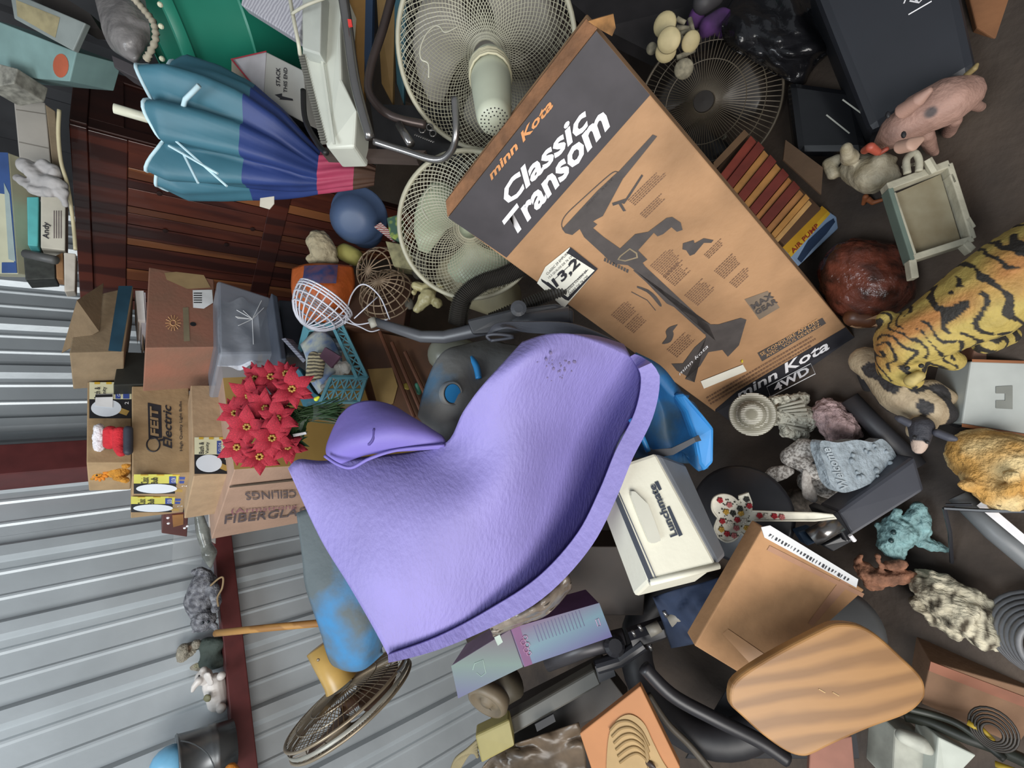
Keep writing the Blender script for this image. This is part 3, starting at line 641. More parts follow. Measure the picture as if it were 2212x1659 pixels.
# ================================================================== blue foam saddle under it
BLU = mat('blue_foam', '#1f5f93', .6, var=.12, ns=7, h2='#3a5568', bump=.2, bs=30, lo=.4, hi=.55)
BLUG = mat('dusty_blue_foam', '#6b6b69', .75, ns=5, h2='#3f6f92', bump=.3, bs=25, lo=.28, hi=.42)
bs_ = thing('blue_saddle_float', 'dusty blue foam saddle float sticking out behind the purple one', 'pool float', P(1100, 1050, 1.12))
g1 = [[(640, 1108, 1.05), (680, 1095, 1.06), (760, 1090, 1.08), (840, 1100, 1.1)], [(652, 1200, 1.04), (700, 1200, 1.04), (780, 1200, 1.05), (880, 1210, 1.1)],
      [(660, 1270, 1.04), (710, 1280, 1.02), (780, 1290, 1.03), (880, 1300, 1.1)], [(690, 1360, 1.05), (735, 1360, 1.02), (795, 1360, 1.03), (850, 1360, 1.1)],
      [(712, 1430, 1.08), (745, 1440, 1.05), (790, 1432, 1.05), (825, 1400, 1.1)], [(735, 1445, 1.1), (760, 1452, 1.09), (790, 1445, 1.09), (828, 1412, 1.1)]]
b = MB(); b.grid(surf([PP(*r) for r in g1], 5)); o = b.build('lower_wing', mat('blue_wing', '#2674a8', .7, ns=9, h2='#4c5558', bump=.3, bs=25, lo=.47, hi=.74), bs_, smooth=True); md = o.modifiers.new('s', 'SOLIDIFY'); md.thickness = .045; md.offset = -1
g2 = [[(918, 905, 1.08), (935, 925, 1.06), (950, 945, 1.06), (968, 960, 1.08)], [(935, 840, 1.10), (965, 862, 1.06), (990, 880, 1.06), (1015, 890, 1.08)],
      [(960, 780, 1.13), (990, 800, 1.1), (1020, 825, 1.1), (1050, 830, 1.12)], [(995, 765, 1.16), (1025, 775, 1.14), (1055, 780, 1.14), (1100, 790, 1.14)], [(1060, 750, 1.19), (1080, 755, 1.18), (1100, 760, 1.18), (1130, 765, 1.18)]]
b = MB(); b.grid(surf([PP(*r) for r in g2], 5)); o = b.build('upper_wing', BLUG, bs_, smooth=True); md = o.modifiers.new('s', 'SOLIDIFY'); md.thickness = .05; md.offset = 0
hc = P(976, 850, 1.033); ha = (EYE-hc).normalized()*.72+UP*-.55; ha.normalize()
MB().lathe(hc, ha, [(-.02, .012), (0, .020), (.004, .023), (.006, .026), (.002, .028), (-.01, .028)], 24).build('drain_ring', BLUG, bs_, smooth=True)
MB().lathe(hc+ha*.004, ha, [(0, 0), (0, .021)], 24).build('drain_hole', mat('bright_blue', '#2f86c4', .4), bs_)
b = MB(); b.tube(bez(PP((1012, 768, 1.12), (1028, 790, 1.09), (1034, 818, 1.08)), 5), .008, 8); b.build('edge', mat('bright_blue'), bs_, smooth=True)
g3 = [[(1365, 775, 1.02), (1400, 800, 1.03), (1450, 850, 1.05), (1500, 872, 1.06)], [(1372, 850, 1.05), (1410, 875, 1.08), (1455, 905, 1.08), (1515, 930, 1.05)],
      [(1365, 930, 1.06), (1400, 935, 1.1), (1460, 955, 1.1), (1530, 985, 1.05)], [(1390, 985, 1.08), (1440, 990, 1.12), (1490, 1000, 1.1), (1522, 1018, 1.06)]]
g3 = [[(1370, 770, 1.02), (1420, 800, 1.02), (1455, 840, 1.04), (1482, 856, 1.05)], [(1385, 830, 1.06), (1420, 855, 1.10), (1450, 880, 1.10), (1500, 890, 1.04)],
      [(1370, 905, 1.06), (1410, 920, 1.12), (1455, 935, 1.12), (1515, 935, 1.03)], [(1372, 960, 1.05), (1410, 970, 1.12), (1465, 978, 1.12), (1520, 975, 1.03)], [(1385, 985, 1.06), (1420, 990, 1.12), (1465, 985, 1.10), (1520, 1015, 1.04)]]
b = MB(); b.grid(surf([PP(*r) for r in g3], 5)); o = b.build('side_wing', BLU, bs_, smooth=True); md = o.modifiers.new('s', 'SOLIDIFY'); md.thickness = .03; md.offset = 0
e_ = PP((1455, 852, 1.03), (1478, 848, 1.02), (1520, 895, 1.01), (1544, 925, 1.01), (1543, 1000, 1.02), (1522, 1021, 1.03), (1508, 1000, 1.03), (1500, 945, 1.02), (1480, 890, 1.02))
b = MB(); b.hexa(e_, -UP*-.0+FW*.035); o = b.build('rim', mat('bright_blue_foam', '#2c7fc0', .5, var=.08), bs_, bevel=.008)
b = MB(); b.tube(bez(PP((1362, 905, 1.0), (1385, 940, .99), (1400, 975, .99)), 5), .006, 8); b.build('edge', mat('bright_blue'), bs_, smooth=True)
b = MB(); b.grid([[P(1398, 972, 1.0), P(1402, 992, 1.0)], [P(1450, 968, 1.0), P(1455, 982, 1.0)], [P(1498, 945, .99), P(1502, 955, .99)], [P(1508, 940, 1.0), P(1514, 952, 1.0)]]); b.build('strap', mat('grey_strap', '#4b4c50', .8), bs_, solid=.003)
# grey body of the blue float seen between saddle and cooler
g4 = [[(1310, 1000, 1.1), (1345, 940, 1.08), (1375, 905, 1.06)], [(1330, 1010, 1.12), (1365, 975, 1.08), (1398, 960, 1.07)], [(1360, 1010, 1.14), (1390, 985, 1.12), (1420, 975, 1.12)]]
b = MB(); b.grid(surf([PP(*r) for r in g4], 4)); b.build('body', BLUG, bs_, smooth=True, solid=.03)

# ================================================================== lunch cooler
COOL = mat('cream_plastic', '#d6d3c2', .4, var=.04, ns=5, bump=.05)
cf = Face([(1418, 976), (1311, 1012), (1404, 1258), (1552, 1222)], (.95, .92, .93))
bk_ = P(1370, 1290, depth(cf.p[2])+.10)-cf.p[2]
lc_ = cbox('lunch_cooler', 'cream lunch cooler with dark stripe beside the purple foam', 'cooler', cf, .16, COOL, bevel=.008, edge=bk_)
NAVY = mat('navy_stripe', '#343a46', .5, var=.05)
cf.poly([(1309, 1032), (1318, 1028), (1412, 1252), (1402, 1258)], NAVY, lc_, 'stripe', .0015)
b = MB(); b.tube([cf.at(1320, 1026, .001), cf.at(1417, 1250, .001)], .0015, 4); b.build('trim_line', NAVY, lc_)
hs = bl([(1368, 1062), (1360, 1070), (1395, 1160), (1404, 1172), (1418, 1168), (1420, 1155), (1385, 1062)], 3)[:-1]
cf.poly(hs, mat('cool_plastic_shade', '#c3c1b4', .4, var=.03), lc_, 'handle', .009, thick=.007)
cf.poly([(1423, 1060), (1429, 1057), (1421, 1039), (1413, 1042)], NAVY, lc_, 'underline', .0015)
cf.text('Lunchmate', (1463, 1155), (1414, 1045), (1447, 1161), NAVY, lc_, bold=.03)
cf.poly([(1466, 1159), (1474, 1155), (1446, 1093), (1440, 1096)], NAVY, lc_, 'underline', .0015)
cf.text('by Igloo', (1438, 1092), (1425, 1064), (1431, 1094), NAVY, lc_, shear=.3)
b = MB(); b.tube([cf.p[2], cf.p[3]], .007, 8); b.build('base_lip', COOL, lc_, smooth=True)
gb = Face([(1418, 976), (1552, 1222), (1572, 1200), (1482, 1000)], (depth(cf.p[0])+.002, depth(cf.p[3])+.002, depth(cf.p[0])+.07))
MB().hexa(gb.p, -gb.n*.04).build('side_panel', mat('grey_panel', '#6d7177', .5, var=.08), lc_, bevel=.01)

# ================================================================== teal crate with papers, tray with sticks
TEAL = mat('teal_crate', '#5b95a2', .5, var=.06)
cr = thing('milk_crate', 'teal lattice plastic crate lying tilted, full of bags and papers', 'crate', P(710, 800, 1.5))
def strip(m_, q, d_, t=.006):
    m_.hexa([P(x, y, d_) if len(k) == 2 else P(*k) for k in q for x, y in [k[:2]]], FW*t)
cz = {}
fA = Face([(700, 842), (694, 890), (776, 896), (792, 822)], 1.36)     # near lattice end
fA = Face([(716, 815), (693, 868), (775, 868), (791, 815)], (1.34, 1.34, 1.36))
def lattice(F_, nu, nv, th, name):
    a, b_, c, d_ = F_.p; g = lambda u, v: a.lerp(d_, u).lerp(b_.lerp(c, u), v)
    m_ = MB(); r = .0035
    for u in (0, 1): m_.tube([g(u, 0), g(u, 1)], r*1.8, 4)
    for v in (0, 1): m_.tube([g(0, v), g(1, v)], r*1.8, 4)
    for i in range(1, nu): m_.tube([g(i/nu, 0), g(i/nu, 1)], r, 4)
    for j in range(1, nv): m_.tube([g(0, j/nv), g(1, j/nv)], r, 4)
    for i in range(nu):
        for j in range(nv):
            m_.tube([g(i/nu, j/nv), g((i+1)/nu, (j+1)/nv)], r*.7, 4); m_.tube([g((i+1)/nu, j/nv), g(i/nu, (j+1)/nv)], r*.7, 4)
    return m_.build(name, TEAL, th)
lattice(fA, 4, 2, cr, 'lattice_end')
fB = Face([(716, 698), (738, 700), (793, 815), (772, 818)], (1.42, 1.43, 1.34)); lattice(fB, 5, 1, cr, 'lattice_side')
fC = Face([(657, 702), (718, 698), (708, 712), (645, 765)], (1.46, 1.45, 1.42))
MB().hexa([P(655, 702, 1.47), P(722, 696, 1.46), P(712, 712, 1.45), P(668, 716, 1.45), P(650, 765, 1.44), P(640, 762, 1.44)], FW*.02).build('rim', TEAL, cr, bevel=.002)
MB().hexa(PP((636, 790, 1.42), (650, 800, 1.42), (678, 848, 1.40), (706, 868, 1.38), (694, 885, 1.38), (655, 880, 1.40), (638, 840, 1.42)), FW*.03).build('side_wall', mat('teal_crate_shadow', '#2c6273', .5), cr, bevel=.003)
MB().tube(PP((714, 700, 1.44), (741, 702, 1.44)), .007, 6).tube(PP((740, 702, 1.44), (792, 815, 1.35)), .005, 6).build('corner', TEAL, cr)
bg = [[(650, 745, 1.44), (690, 712, 1.44), (720, 735, 1.43)], [(662, 775, 1.40), (700, 760, 1.38), (738, 775, 1.40)], [(665, 810, 1.40), (700, 810, 1.36), (735, 800, 1.39)], [(690, 850, 1.40), (700, 840, 1.38), (725, 815, 1.40)]]
b = MB(); b.grid(surf([PP(*r) for r in bg], 4)); tag(b.build('crate_liner', mat('checked_bag', '#6f86ad', .7, kind='noise', ns=30, h2='#b9bcae'), None, smooth=True, solid=.006), 'blue and cream patterned paper bag inside the teal crate', 'bag')
sk_ = thing('striped_cloth_roll', 'cream cloth roll with grey stripes inside the teal crate', 'cloth', P(685, 790, 1.38))
blob('roll', [[(678, 770, 1.36, 12), (672, 815, 1.36, 12)], [(694, 770, 1.35, 10), (688, 810, 1.35, 10)]], mat('cream_stripes', '#c3b694', .9, kind='wave', ns=30, h2='#5d564a', stretch=(1, .3, 1)), sk_)
fq = Face([(702, 750), (690, 770), (715, 795), (735, 770)], 1.33, n=(0, -.6, .8)); b = MB(); b.hexa(fq.p, -fq.n*.01)
tag(b.build('paper_leaflet', mat('maroon_leaflet', '#5a3a4c', .6), None), 'maroon printed leaflet in the teal crate', 'leaflet')
b = MB(); b.hexa(PP((608, 732, 1.44), (616, 730, 1.44), (660, 778, 1.40), (655, 784, 1.40)), FW*.05); tag(b.build('paper_booklet', mat('newsprint', '#8d8d98', .7, kind='wave', ns=40, h2='#6d6d78'), None), 'folded printed booklet leaning at the edge of the teal crate', 'booklet')
blob('plastic_wrap', [[(720, 785, 1.345, 9), (748, 795, 1.345, 12)], [(735, 805, 1.35, 9)], [(700, 835, 1.36, 8), (720, 815, 1.35, 8)]], mat('cling_film', '#b9b6ae', .12, var=.2, alpha=.6), None, nz=.006, nf=60)
tag(bpy.data.objects['plastic_wrap'], 'crumpled clear plastic wrap spilling from the teal crate', 'plastic wrap')
BRN = mat('brown_tray', '#6a4428', .55, ns=6, h2='#412a1c', var=.2)
tr = thing('cardboard_tray', 'shallow brown cardboard tray with sticks and sweets beside the crate', 'tray', P(860, 830, 1.5))
ftr = Face([(748, 705), (815, 920), (960, 960), (930, 740)], (1.52, 1.40, 1.45))
MB().hexa(ftr.p, -ftr.n*.02).build('tray_base', BRN, tr)
b = MB(); b.hexa([ftr.at(748, 705, 0), ftr.at(815, 920, 0), ftr.at(822, 918, .035), ftr.at(756, 704, .035)], ftr.n*.004); b.build('tray_wall', mat('orange_edge', '#8a5a30', .6), tr)
ftr.poly([(795, 798), (848, 795), (860, 835), (850, 872), (835, 880), (815, 870)], mat('tan_card_patch', '#a5854f', .7), tr, 'card_patch', .003)
for k, (a, c_) in enumerate((((826, 722), (900, 905)), ((852, 745), (918, 900)), ((880, 765), (935, 880)))):
    b = MB(); b.tube([ftr.at(*a, .02), ftr.at(*c_, .02)], .006, 8); tag(b.build('wooden_stick', mat('stick_brown', '#6f4530', .6), None), None, 'stick', 'brown sticks in the cardboard tray')
for o_, l_ in zip([x for x in bpy.data.objects if x.name.startswith('wooden_stick')], ('longest brown stick across the cardboard tray, nearest the crate', 'middle one of three brown sticks in the tray', 'shortest brown stick in the tray, nearest the blue foam')): o_['label'] = l_
blob('yellow_sweet', [[(877, 834, 1.42, 7), (882, 838, 1.42, 5)]], mat('yellow_candy', '#d6bd55', .4), None); tag(bpy.data.objects['yellow_sweet'], 'pale yellow sweet beside the sticks in the tray', 'sweet')
blob('green_sweet', [[(901, 832, 1.41, 6), (906, 848, 1.41, 6)]], mat('green_candy', '#5a8a3c', .4, h2='#3f8f8a'), None); tag(bpy.data.objects['green_sweet'], 'green wrapped sweet beside the sticks in the tray', 'sweet')

# ================================================================== poinsettias in a glass vase
PET = mat('red_petal', '#a01a2f', .75, var=.28, ns=30, bump=.3, bs=90)
ps = thing('poinsettia_bouquet', 'red artificial poinsettia bouquet in a glass vase before the yellow carton front', 'flowers', P(690, 900, 1.2))
def petal_mesh():
    vs = []; fs = []; n = 5
    for i in range(n+1):
        t = i/n; w_ = .34*math.sin(math.pi*min(1, t**.8*.97+.03))*(1-.3*t); h_ = .22*math.sin(t*2.6)-.1*t
        vs += [V((t, -w_, h_-.06)), V((t, 0, h_+.03)), V((t, w_, h_-.06))]
    for i in range(n):
        for j in range(2): a = i*3+j; fs.append([a, a+1, a+4, a+3])
    me = bpy.data.meshes.new('petal'); me.from_pydata(vs, [], fs); me.materials.append(PET); me.polygons.foreach_set('use_smooth', [True]*len(fs)); return me
pm = petal_mesh(); GOLD = mat('gold_bead', '#a5803a', .4)
rnd = random.Random(11)
blooms = [(540, 855, 40, 1.14), (575, 880, 44, 1.12), (632, 842, 44, 1.08), (535, 920, 44, 1.10), (588, 945, 46, 1.08), (560, 985, 38, 1.1), (515, 965, 38, 1.13), (600, 905, 42, 1.09), (585, 815, 34, 1.16), (510, 890, 34, 1.16), (625, 965, 34, 1.12), (555, 815, 32, 1.18), (618, 805, 26, 1.16)]
for bx, by, br, bd in blooms:
    c = P(bx, by, bd); nn = ((EYE-c).normalized()+V((rnd.uniform(-.35, .35), rnd.uniform(-.3, .3), rnd.uniform(-.1, .4)))).normalized()
    u, w_ = perp(nn)
    fm = MB()
    for k in range(7):
        a = k*2*math.pi/7; fm.ball(c+nn*.008+(u*math.cos(a)+w_*math.sin(a))*.006, .0035, 6)
    fo = fm.build('flower_centre', GOLD, ps, smooth=True)
    for ringn, (cnt, rr, tilt) in enumerate(((6, 1.0, .15), (5, .72, .5), (5, .95, -.2))):
        for k in range(cnt):
            a = 2*math.pi*(k+ringn*.5)/cnt+rnd.uniform(-.15, .15); dr = (u*math.cos(a)+w_*math.sin(a)); ax = (dr+nn*(tilt+rnd.uniform(-.15, .2))).normalized()
            z_ = nn-ax*nn.dot(ax); z_.normalize(); y_ = z_.cross(ax); s_ = 1.12*br*bd/FPX*rr*rnd.uniform(.85, 1.1)
            M = Matrix((ax*s_, y_*s_, z_*s_)).transposed().to_4x4(); M.translation = c-nn*.004*ringn
            po = bpy.data.objects.new('petal', pm); col.objects.link(po); po.parent = fo; po.matrix_local = PM[ps].inverted() @ M
GRN = mat('stem_green', '#33502c', .6, var=.25, ns=30)
b = MB()
for k in range(70):
    a = V((rnd.uniform(-1, 1), rnd.uniform(-1, 1), rnd.uniform(-1, 1)))*.012
    x0 = rnd.uniform(605, 640); y0 = rnd.uniform(870, 945)
    b.tube(bez([P(x0, y0, 1.13), P(665, 893+rnd.uniform(-9, 9), 1.15)+a, P(735, 885+rnd.uniform(-22, 26), 1.17)+a], 4), .0014, 4)
b.build('stems', GRN, ps, kind='stuff')
for k in range(9):
    x0, y0 = rnd.uniform(620, 665), rnd.uniform(915, 960); c = P(x0, y0, 1.14); l_ = MB(); a = rnd.uniform(0, 6.3); u = RT*math.cos(a)+UP*math.sin(a); w_ = u.cross(FW)
    l_.face([c-u*.03, c+w_*.009-FW*.004, c+u*.03, c-w_*.009-FW*.004]); l_.build('leaf', mat('dark_leaf', '#23401f', .5), ps)
va = P(668, 890, 1.15); vb = P(752, 888, 1.22); MB().lathe(va, vb-va, [(0, .026), (.02, .020), (.05, .027), ((vb-va).length, .04)], 24).build('vase', mat('vase_glass', '#9fb0a6', .05, var=.02, alpha=.28), ps, smooth=True)
b = MB(); b.hexa(PP((632, 938, 1.12), (634, 944, 1.12), (662, 938, 1.12), (660, 933, 1.12)), FW*.004); b.build('tag', WHITE, ps)
blob('yellow_bud', [[(683, 862, 1.13, 5), (688, 858, 1.13, 3)]], mat('yellow_plastic', '#c8cf3a', .4), ps)
# ================================================================== beach umbrella
TQ = mat('turquoise_nylon', '#3a6a7a', .55, var=.08, ns=5); RB = mat('royal_nylon', '#263a74', .55, var=.1, ns=5); PK = mat('pink_nylon', '#a83f5c', .6, var=.1)
HEM = mat('white_hem', '#b9d4dc', .7)
um = thing('beach_umbrella', 'closed beach umbrella in turquoise, royal blue and pink bands leaning on the wardrobe', 'umbrella', P(800, 380, 1.5))
cl = [V(q) for q in ((372, 280, 1.26), (400, 283, 1.27), (470, 293, 1.29), (540, 308, 1.31), (610, 335, 1.33), (660, 360, 1.35), (690, 374, 1.36), (730, 372, 1.38), (770, 374, 1.40), (810, 380, 1.42))]
rad = [128, 142, 132, 115, 88, 60, 42, 40, 34, 20]
axm = [P(*q) for q in cl]
def uring(t, k=0):
    i = min(int(t), len(axm)-2); f_ = t-i; c = axm[i].lerp(axm[i+1], f_); r = (rad[i]+(rad[i+1]-rad[i])*f_)*depth(c)/FPX
    ax = (axm[-1]-axm[0]).normalized(); u, w_ = perp(ax); out = []
    for j in range(96):
        a = 2*math.pi*j/96; pl_ = abs(math.sin(4*a+.5+.12*t)); am = .30*(1-t/9)+.10
        rr = r*(1-am+am*pl_**.6+.05*math.sin(13*a+t)) ; tw = a+.3*math.sin(t*.3)
        back = ax*(-.014*(math.sin(4*a+.5)**2)*max(0, 1-t)+.02*math.sin(3*a)*max(0, 1-t))
        out.append(c+back+(u*math.cos(tw)+w_*math.sin(tw))*rr)
    return out+[out[0]]
for nm, t0, t1, m_ in (('canopy_band', 0, 3.1, TQ), ('canopy_band', 3.1, 6.0, RB), ('canopy_band', 6.0, 7.9, PK), ('canopy_tip', 7.9, 9, mat('brown_tip', '#4d3528', .6))):
    n_ = max(3, int((t1-t0)*5)); b = MB(); b.grid([uring(t0+(t1-t0)*i/n_) for i in range(n_+1)]); b.build(nm, m_, um, smooth=True)
b = MB(); b.tube(uring(0)[:-1], .0045, 6, closed=True); b.build('hem', HEM, um, smooth=True)
b = MB(); b.tube(PP((246, 234, 1.13), (380, 273, 1.19), (410, 282, 1.25)), .0115, 12); b.build('pole', mat('white_tube', '#cfcdb8', .4), um, smooth=True)
MB().lathe(P(246, 234, 1.13), P(246, 234, 1.13)-P(380, 273, 1.19), [(0, .0115), (.0005, .0085), (-.02, .0085), (-.02, 0)], 12).build('pole_end', mat('dull_white_tube', '#9a988c', .5), um)
for a_, c_ in (((365, 315), (470, 375)), ((375, 300), (490, 402)), ((395, 330), (428, 395))):
    b = MB(); b.tube([P(*a_, 1.15), P(*c_, 1.135)], .003, 6); b.build('rib', HEM, um)
b = MB(); b.tube(PP((430, 185, 1.10), (400, 215, 1.12), (392, 245, 1.15), (388, 262, 1.22)), .006, 6); b.build('hem_fold', HEM, um, smooth=True)
b = MB(); b.hexa(PP((562, 428, 1.22), (592, 424, 1.22), (592, 440, 1.22), (582, 452, 1.22), (561, 446, 1.22)), FW*.002); b.build('care_label', mat('care_label', '#b5aea0', .7), um)
# ================================================================== teal tub, bag, cartons
TUB = mat('green_tub', '#1e7a63', .4, var=.08, ns=3)
tb = thing('green_tub', 'large green plastic tub with riveted rim behind the umbrella', 'tub', P(640, 90, 1.5))
tax = (P(640, 60, 1.62)-P(345, 90, 1.42)).normalized(); tc_ = P(345, 60, 1.50)
MB().lathe(tc_, tax, [(-.012, .24), (-.012, .268), (.018, .268), (.02, .252), (.05, .25), (.2, .236), (.205, .242), (.215, .236), (.42, .215), (.42, 0)], 48).build('tub_body', TUB, tb, smooth=True, bevel=.001)
for k, (x, y) in enumerate(((348, 57), (350, 127), (346, 10))):
    MB().ball(P(x, y, 1.24+.005*k), .007, 8).build('rivet', mat('ivory_rivet', '#c3c3a8', .5), tb)
ROPE = mat('cream_rope', '#b5ab96', .9)
pb = thing('grey_plastic_bag', 'grey translucent carrier bag with thick rope handle on top of the wardrobe', 'bag', P(300, 130, 1.5))
g = [[(200, -20, 1.5), (235, -25, 1.48), (275, -25, 1.48), (310, -20, 1.5)], [(215, 40, 1.45), (240, 35, 1.42), (280, 30, 1.43), (320, 35, 1.46)], [(222, 70, 1.45), (252, 80, 1.40), (285, 75, 1.41), (325, 80, 1.45)], [(240, 105, 1.46), (268, 118, 1.42), (295, 122, 1.42), (318, 105, 1.46)], [(268, 125, 1.47), (285, 134, 1.45), (296, 137, 1.45), (305, 128, 1.47)]]
gs = surf([PP(*r) for r in g], 6)
gs = [[p+(EYE-p).normalized()*.018*noise.noise(p*28) for p in r] for r in gs]
MB().grid(gs).build('bag_film', mat('grey_film', '#8a8583', .3, var=.15, ns=25, alpha=.85, bump=.5, bs=30), pb, smooth=True)
b = MB(); rp = bez(PP((288, -5, 1.44), (310, 20, 1.43), (332, 50, 1.42), (336, 85, 1.42), (322, 118, 1.43), (316, 128, 1.44)), 8)
b.tube(rp, [.009+.0025*math.sin(i*2.2) for i in range(len(rp))], 8); b.build('rope_handle', ROPE, pb, smooth=True)
b = MB(); b.hexa(PP((100, -30, 1.5), (195, 30, 1.5), (215, 62, 1.5), (182, 60, 1.5), (60, -10, 1.5)), FW*.05); tag(b.build('dark_strap', mat('dark_strap', '#2e2926', .8), None), 'dark wide strap crossing above the wardrobe corner', 'strap')
fz = Face([(240, 118), (318, 152), (330, 188), (246, 145)], 1.5); fz = Face([(240, 118), (318, 152), (330, 188), (246, 145)], (1.5, 1.5, 1.5))
cbox('grey_case', 'flat grey case under the carrier bag by the wardrobe corner', 'case', fz, .08, mat('dull_grey', '#4b4648', .6))
# stack on the wardrobe top
fp = Face([(0, 55), (-10, 170), (160, 178), (165, 110)], (1.5, 1.55, 1.5))
pc = cbox('pale_blue_carton', 'pale blue-green carton with orange oval seal above the wardrobe', 'box', Face([(-20, 40), (-40, 160), (150, 176), (165, 112)], (1.52, 1.6, 1.5)), .15, mat('pale_teal_card', '#7b9895', .7, var=.1, ns=8))
fpp = Face([(-20, 40), (-40, 160), (150, 176), (165, 112)], (1.52, 1.6, 1.5))
fpp.poly([(132+17*math.cos(a), 142+26*math.sin(a)) for a in [k*math.pi/9 for k in range(18)]], mat('orange_seal', '#b0593c', .6), pc, 'seal')
pf = Face([(20, -20), (30, 40), (158, 110), (185, 50)], (1.42, 1.44, 1.44))
fr_ = cbox('picture_frame', 'pale grey framed picture lying on the wardrobe top', 'picture', pf, .02, mat('grey_frame', '#7f8683', .6))
pf.poly([(35, 0), (38, 35), (120, 82), (130, 38)], mat('tan_picture', '#8e8464', .8, var=.2, ns=20), fr_, 'picture', .001)
fw_ = Face([(28, 198), (42, 345), (110, 352), (98, 222)], 1.62, 88)
wbx = cbox('white_carton', 'plain white carton standing on the wardrobe top beside the cloth', 'box', fw_, .2, mat('white_card', '#a5a098', .7, var=.05))
fw_.poly([(34, 236), (35, 238), (101, 248), (100, 246)], mat('seam_grey', '#7a756d'), wbx, 'seam'); fw_.poly([(41, 306), (41, 308), (107, 322), (107, 320)], mat('seam_grey'), wbx, 'seam')
cbox('cardboard_sheet', 'brown cardboard strip between the white carton and the shelf edge', 'cardboard', Face([(98, 225), (112, 350), (130, 370), (120, 240)], 1.6, 88), .18, card('#7c6c56'))
cl_ = blob('folded_cloth', [[(60, 360, 1.55, 16), (90, 390, 1.55, 18), (125, 400, 1.55, 15)], [(95, 360, 1.56, 14), (120, 375, 1.56, 14)], [(40, 385, 1.56, 8), (75, 410, 1.54, 12), (110, 418, 1.54, 10)], [(130, 415, 1.55, 12), (140, 440, 1.56, 7)]], mat('white_cloth', '#a9a5a3', .9, bump=.4, bs=25), None, nz=.008, nf=22)
tag(cl_, 'crumpled white cloth on the wardrobe top', 'cloth')
cbox('turquoise_box', 'small turquoise box standing on the wardrobe top', 'box', Face([(58, 425), (60, 530), (82, 532), (84, 425)], 1.6, 88), .12, mat('turquoise_card', '#4fa0a0', .6))
fa_ = Face([(88, 418), (88, 535), (141, 541), (142, 425)], 1.58, 88)
an = cbox('small_white_box', 'small white box with black script lettering beside the turquoise box', 'box', fa_, .12, mat('white_card2', '#b5b0a2', .7))
fa_.text('Andy', (110, 517), (110, 480), (92, 517), INK, an, bold=.02, shear=.2)
for k in range(4): fa_.poly([(116+k*5, 455), (116+k*5, 515), (118+k*5, 515), (118+k*5, 455)], mat('grey_ink', '#574b4c'), an, 'print')
cbox('black_book_box', 'dark box with faint lettering at the left end of the wardrobe top', 'box', Face([(50, 545), (55, 605), (120, 602), (118, 555)], 1.62, 88), .15, mat('black_green', '#2c2f2b', .6, var=.3, ns=40))
b = MB(); b.tube(PP((55, 548, 1.58), (120, 562, 1.58)), .015, 10); tag(b.build('dark_cylinder', mat('dark_can', '#4d4d4c', .5), None, smooth=True), 'dark round tube lying against the black box on the wardrobe', 'tube')
cbox('small_brown_box', 'narrow brown box at the wardrobe end', 'box', Face([(120, 552), (122, 602), (138, 604), (136, 545)], 1.6, 88), .1, card('#84603e'))
lsh = Face([(138, 545), (139, 630), (162, 628), (164, 548)], 1.56, 88); cbox('white_board', 'white painted board end above the wardrobe', 'board', lsh, .1, mat('white_paint', '#b0a89c', .6, var=.08, ns=20))
b = MB(); b.tube(bez(PP((128, 237, 1.52), (126, 290, 1.53), (132, 350, 1.55), (146, 400, 1.57), (158, 480, 1.6), (163, 540, 1.6)), 5), .006, 6); tag(b.build('plastic_edging', mat('cream_edging', '#b8ad8b', .6), None, smooth=True), 'thin cream plastic edging along the wardrobe top', 'edging')
bp_ = Face([(-30, 320), (-20, 470), (38, 590), (30, 470)], (1.6, 1.62, 1.6))
bb = cbox('blue_white_package', 'blue and white plastic package at the far left over the wardrobe', 'package', Face([(-60, 330), (-60, 590), (38, 592), (18, 330)], (1.6, 1.64, 1.6)), .1, mat('cream_pack', '#b5b399', .5, var=.08))
fk = Face([(-60, 330), (-60, 590), (38, 592), (18, 330)], (1.6, 1.64, 1.6))
fk.poly([(-20, 328), (-20, 415), (14, 420), (34, 590), (38, 590), (18, 330)], mat('blue_pack', '#2f4a7c', .5), bb, 'blue_panel'); fk.poly([(5, 567), (5, 590), (38, 590), (36, 567)], mat('blue_pack'), bb, 'blue_panel', .002)
fk.poly([(10, 395), (20, 560), (35, 565), (22, 420)], mat('grey_pack', '#8d9a98', .5), bb, 'grey_panel', .0025)
cbox('white_folder', 'small white patterned box at the upper left corner', 'box', Face([(-30, 130), (-30, 190), (30, 180), (38, 148)], (1.5, 1.5, 1.5)), .1, mat('mottled_card', '#8c8a80', .7, var=.3, ns=40))
fs_ = Face([(520, 10), (645, 88), (660, -10), (530, -40)], (1.25, 1.2, 1.25))
cbox('ribbed_panel', 'white ribbed plastic panel standing in front of the green tub', 'panel', fs_, .03, mat('ribbed_white', '#b9b7bd', .5, kind='wave', ns=30, h2='#9a98a0'))
fst = Face([(575, 112), (655, 152), (662, 268), (568, 218)], (1.36, 1.32, 1.39))
st = cbox('stack_this_end_carton', 'white carton with red edge printed STACK THIS END', 'box', fst, .1, mat('white_card3', '#a9a8a2', .7, var=.05))
fsl = Face([(500, 128), (575, 112), (568, 220), (560, 205)], (1.41, 1.36, 1.39))
MB().hexa(fsl.p, FW*.05).build('side', mat('white_card4', '#b8b6ba', .7), st)
b = MB(); b.tube([P(500, 128, 1.402), P(566, 208, 1.38)], .003, 4).tube([P(500, 128, 1.402), P(575, 111, 1.352)], .0022, 4); b.build('red_edge', mat('red_print', '#a0303c', .6), st)
fst.text('STACK', (607, 188), (607, 148), (598, 186), INK, st, bold=.02); fst.text('THIS END', (622, 202), (622, 148), (614, 200), INK, st, bold=.02)
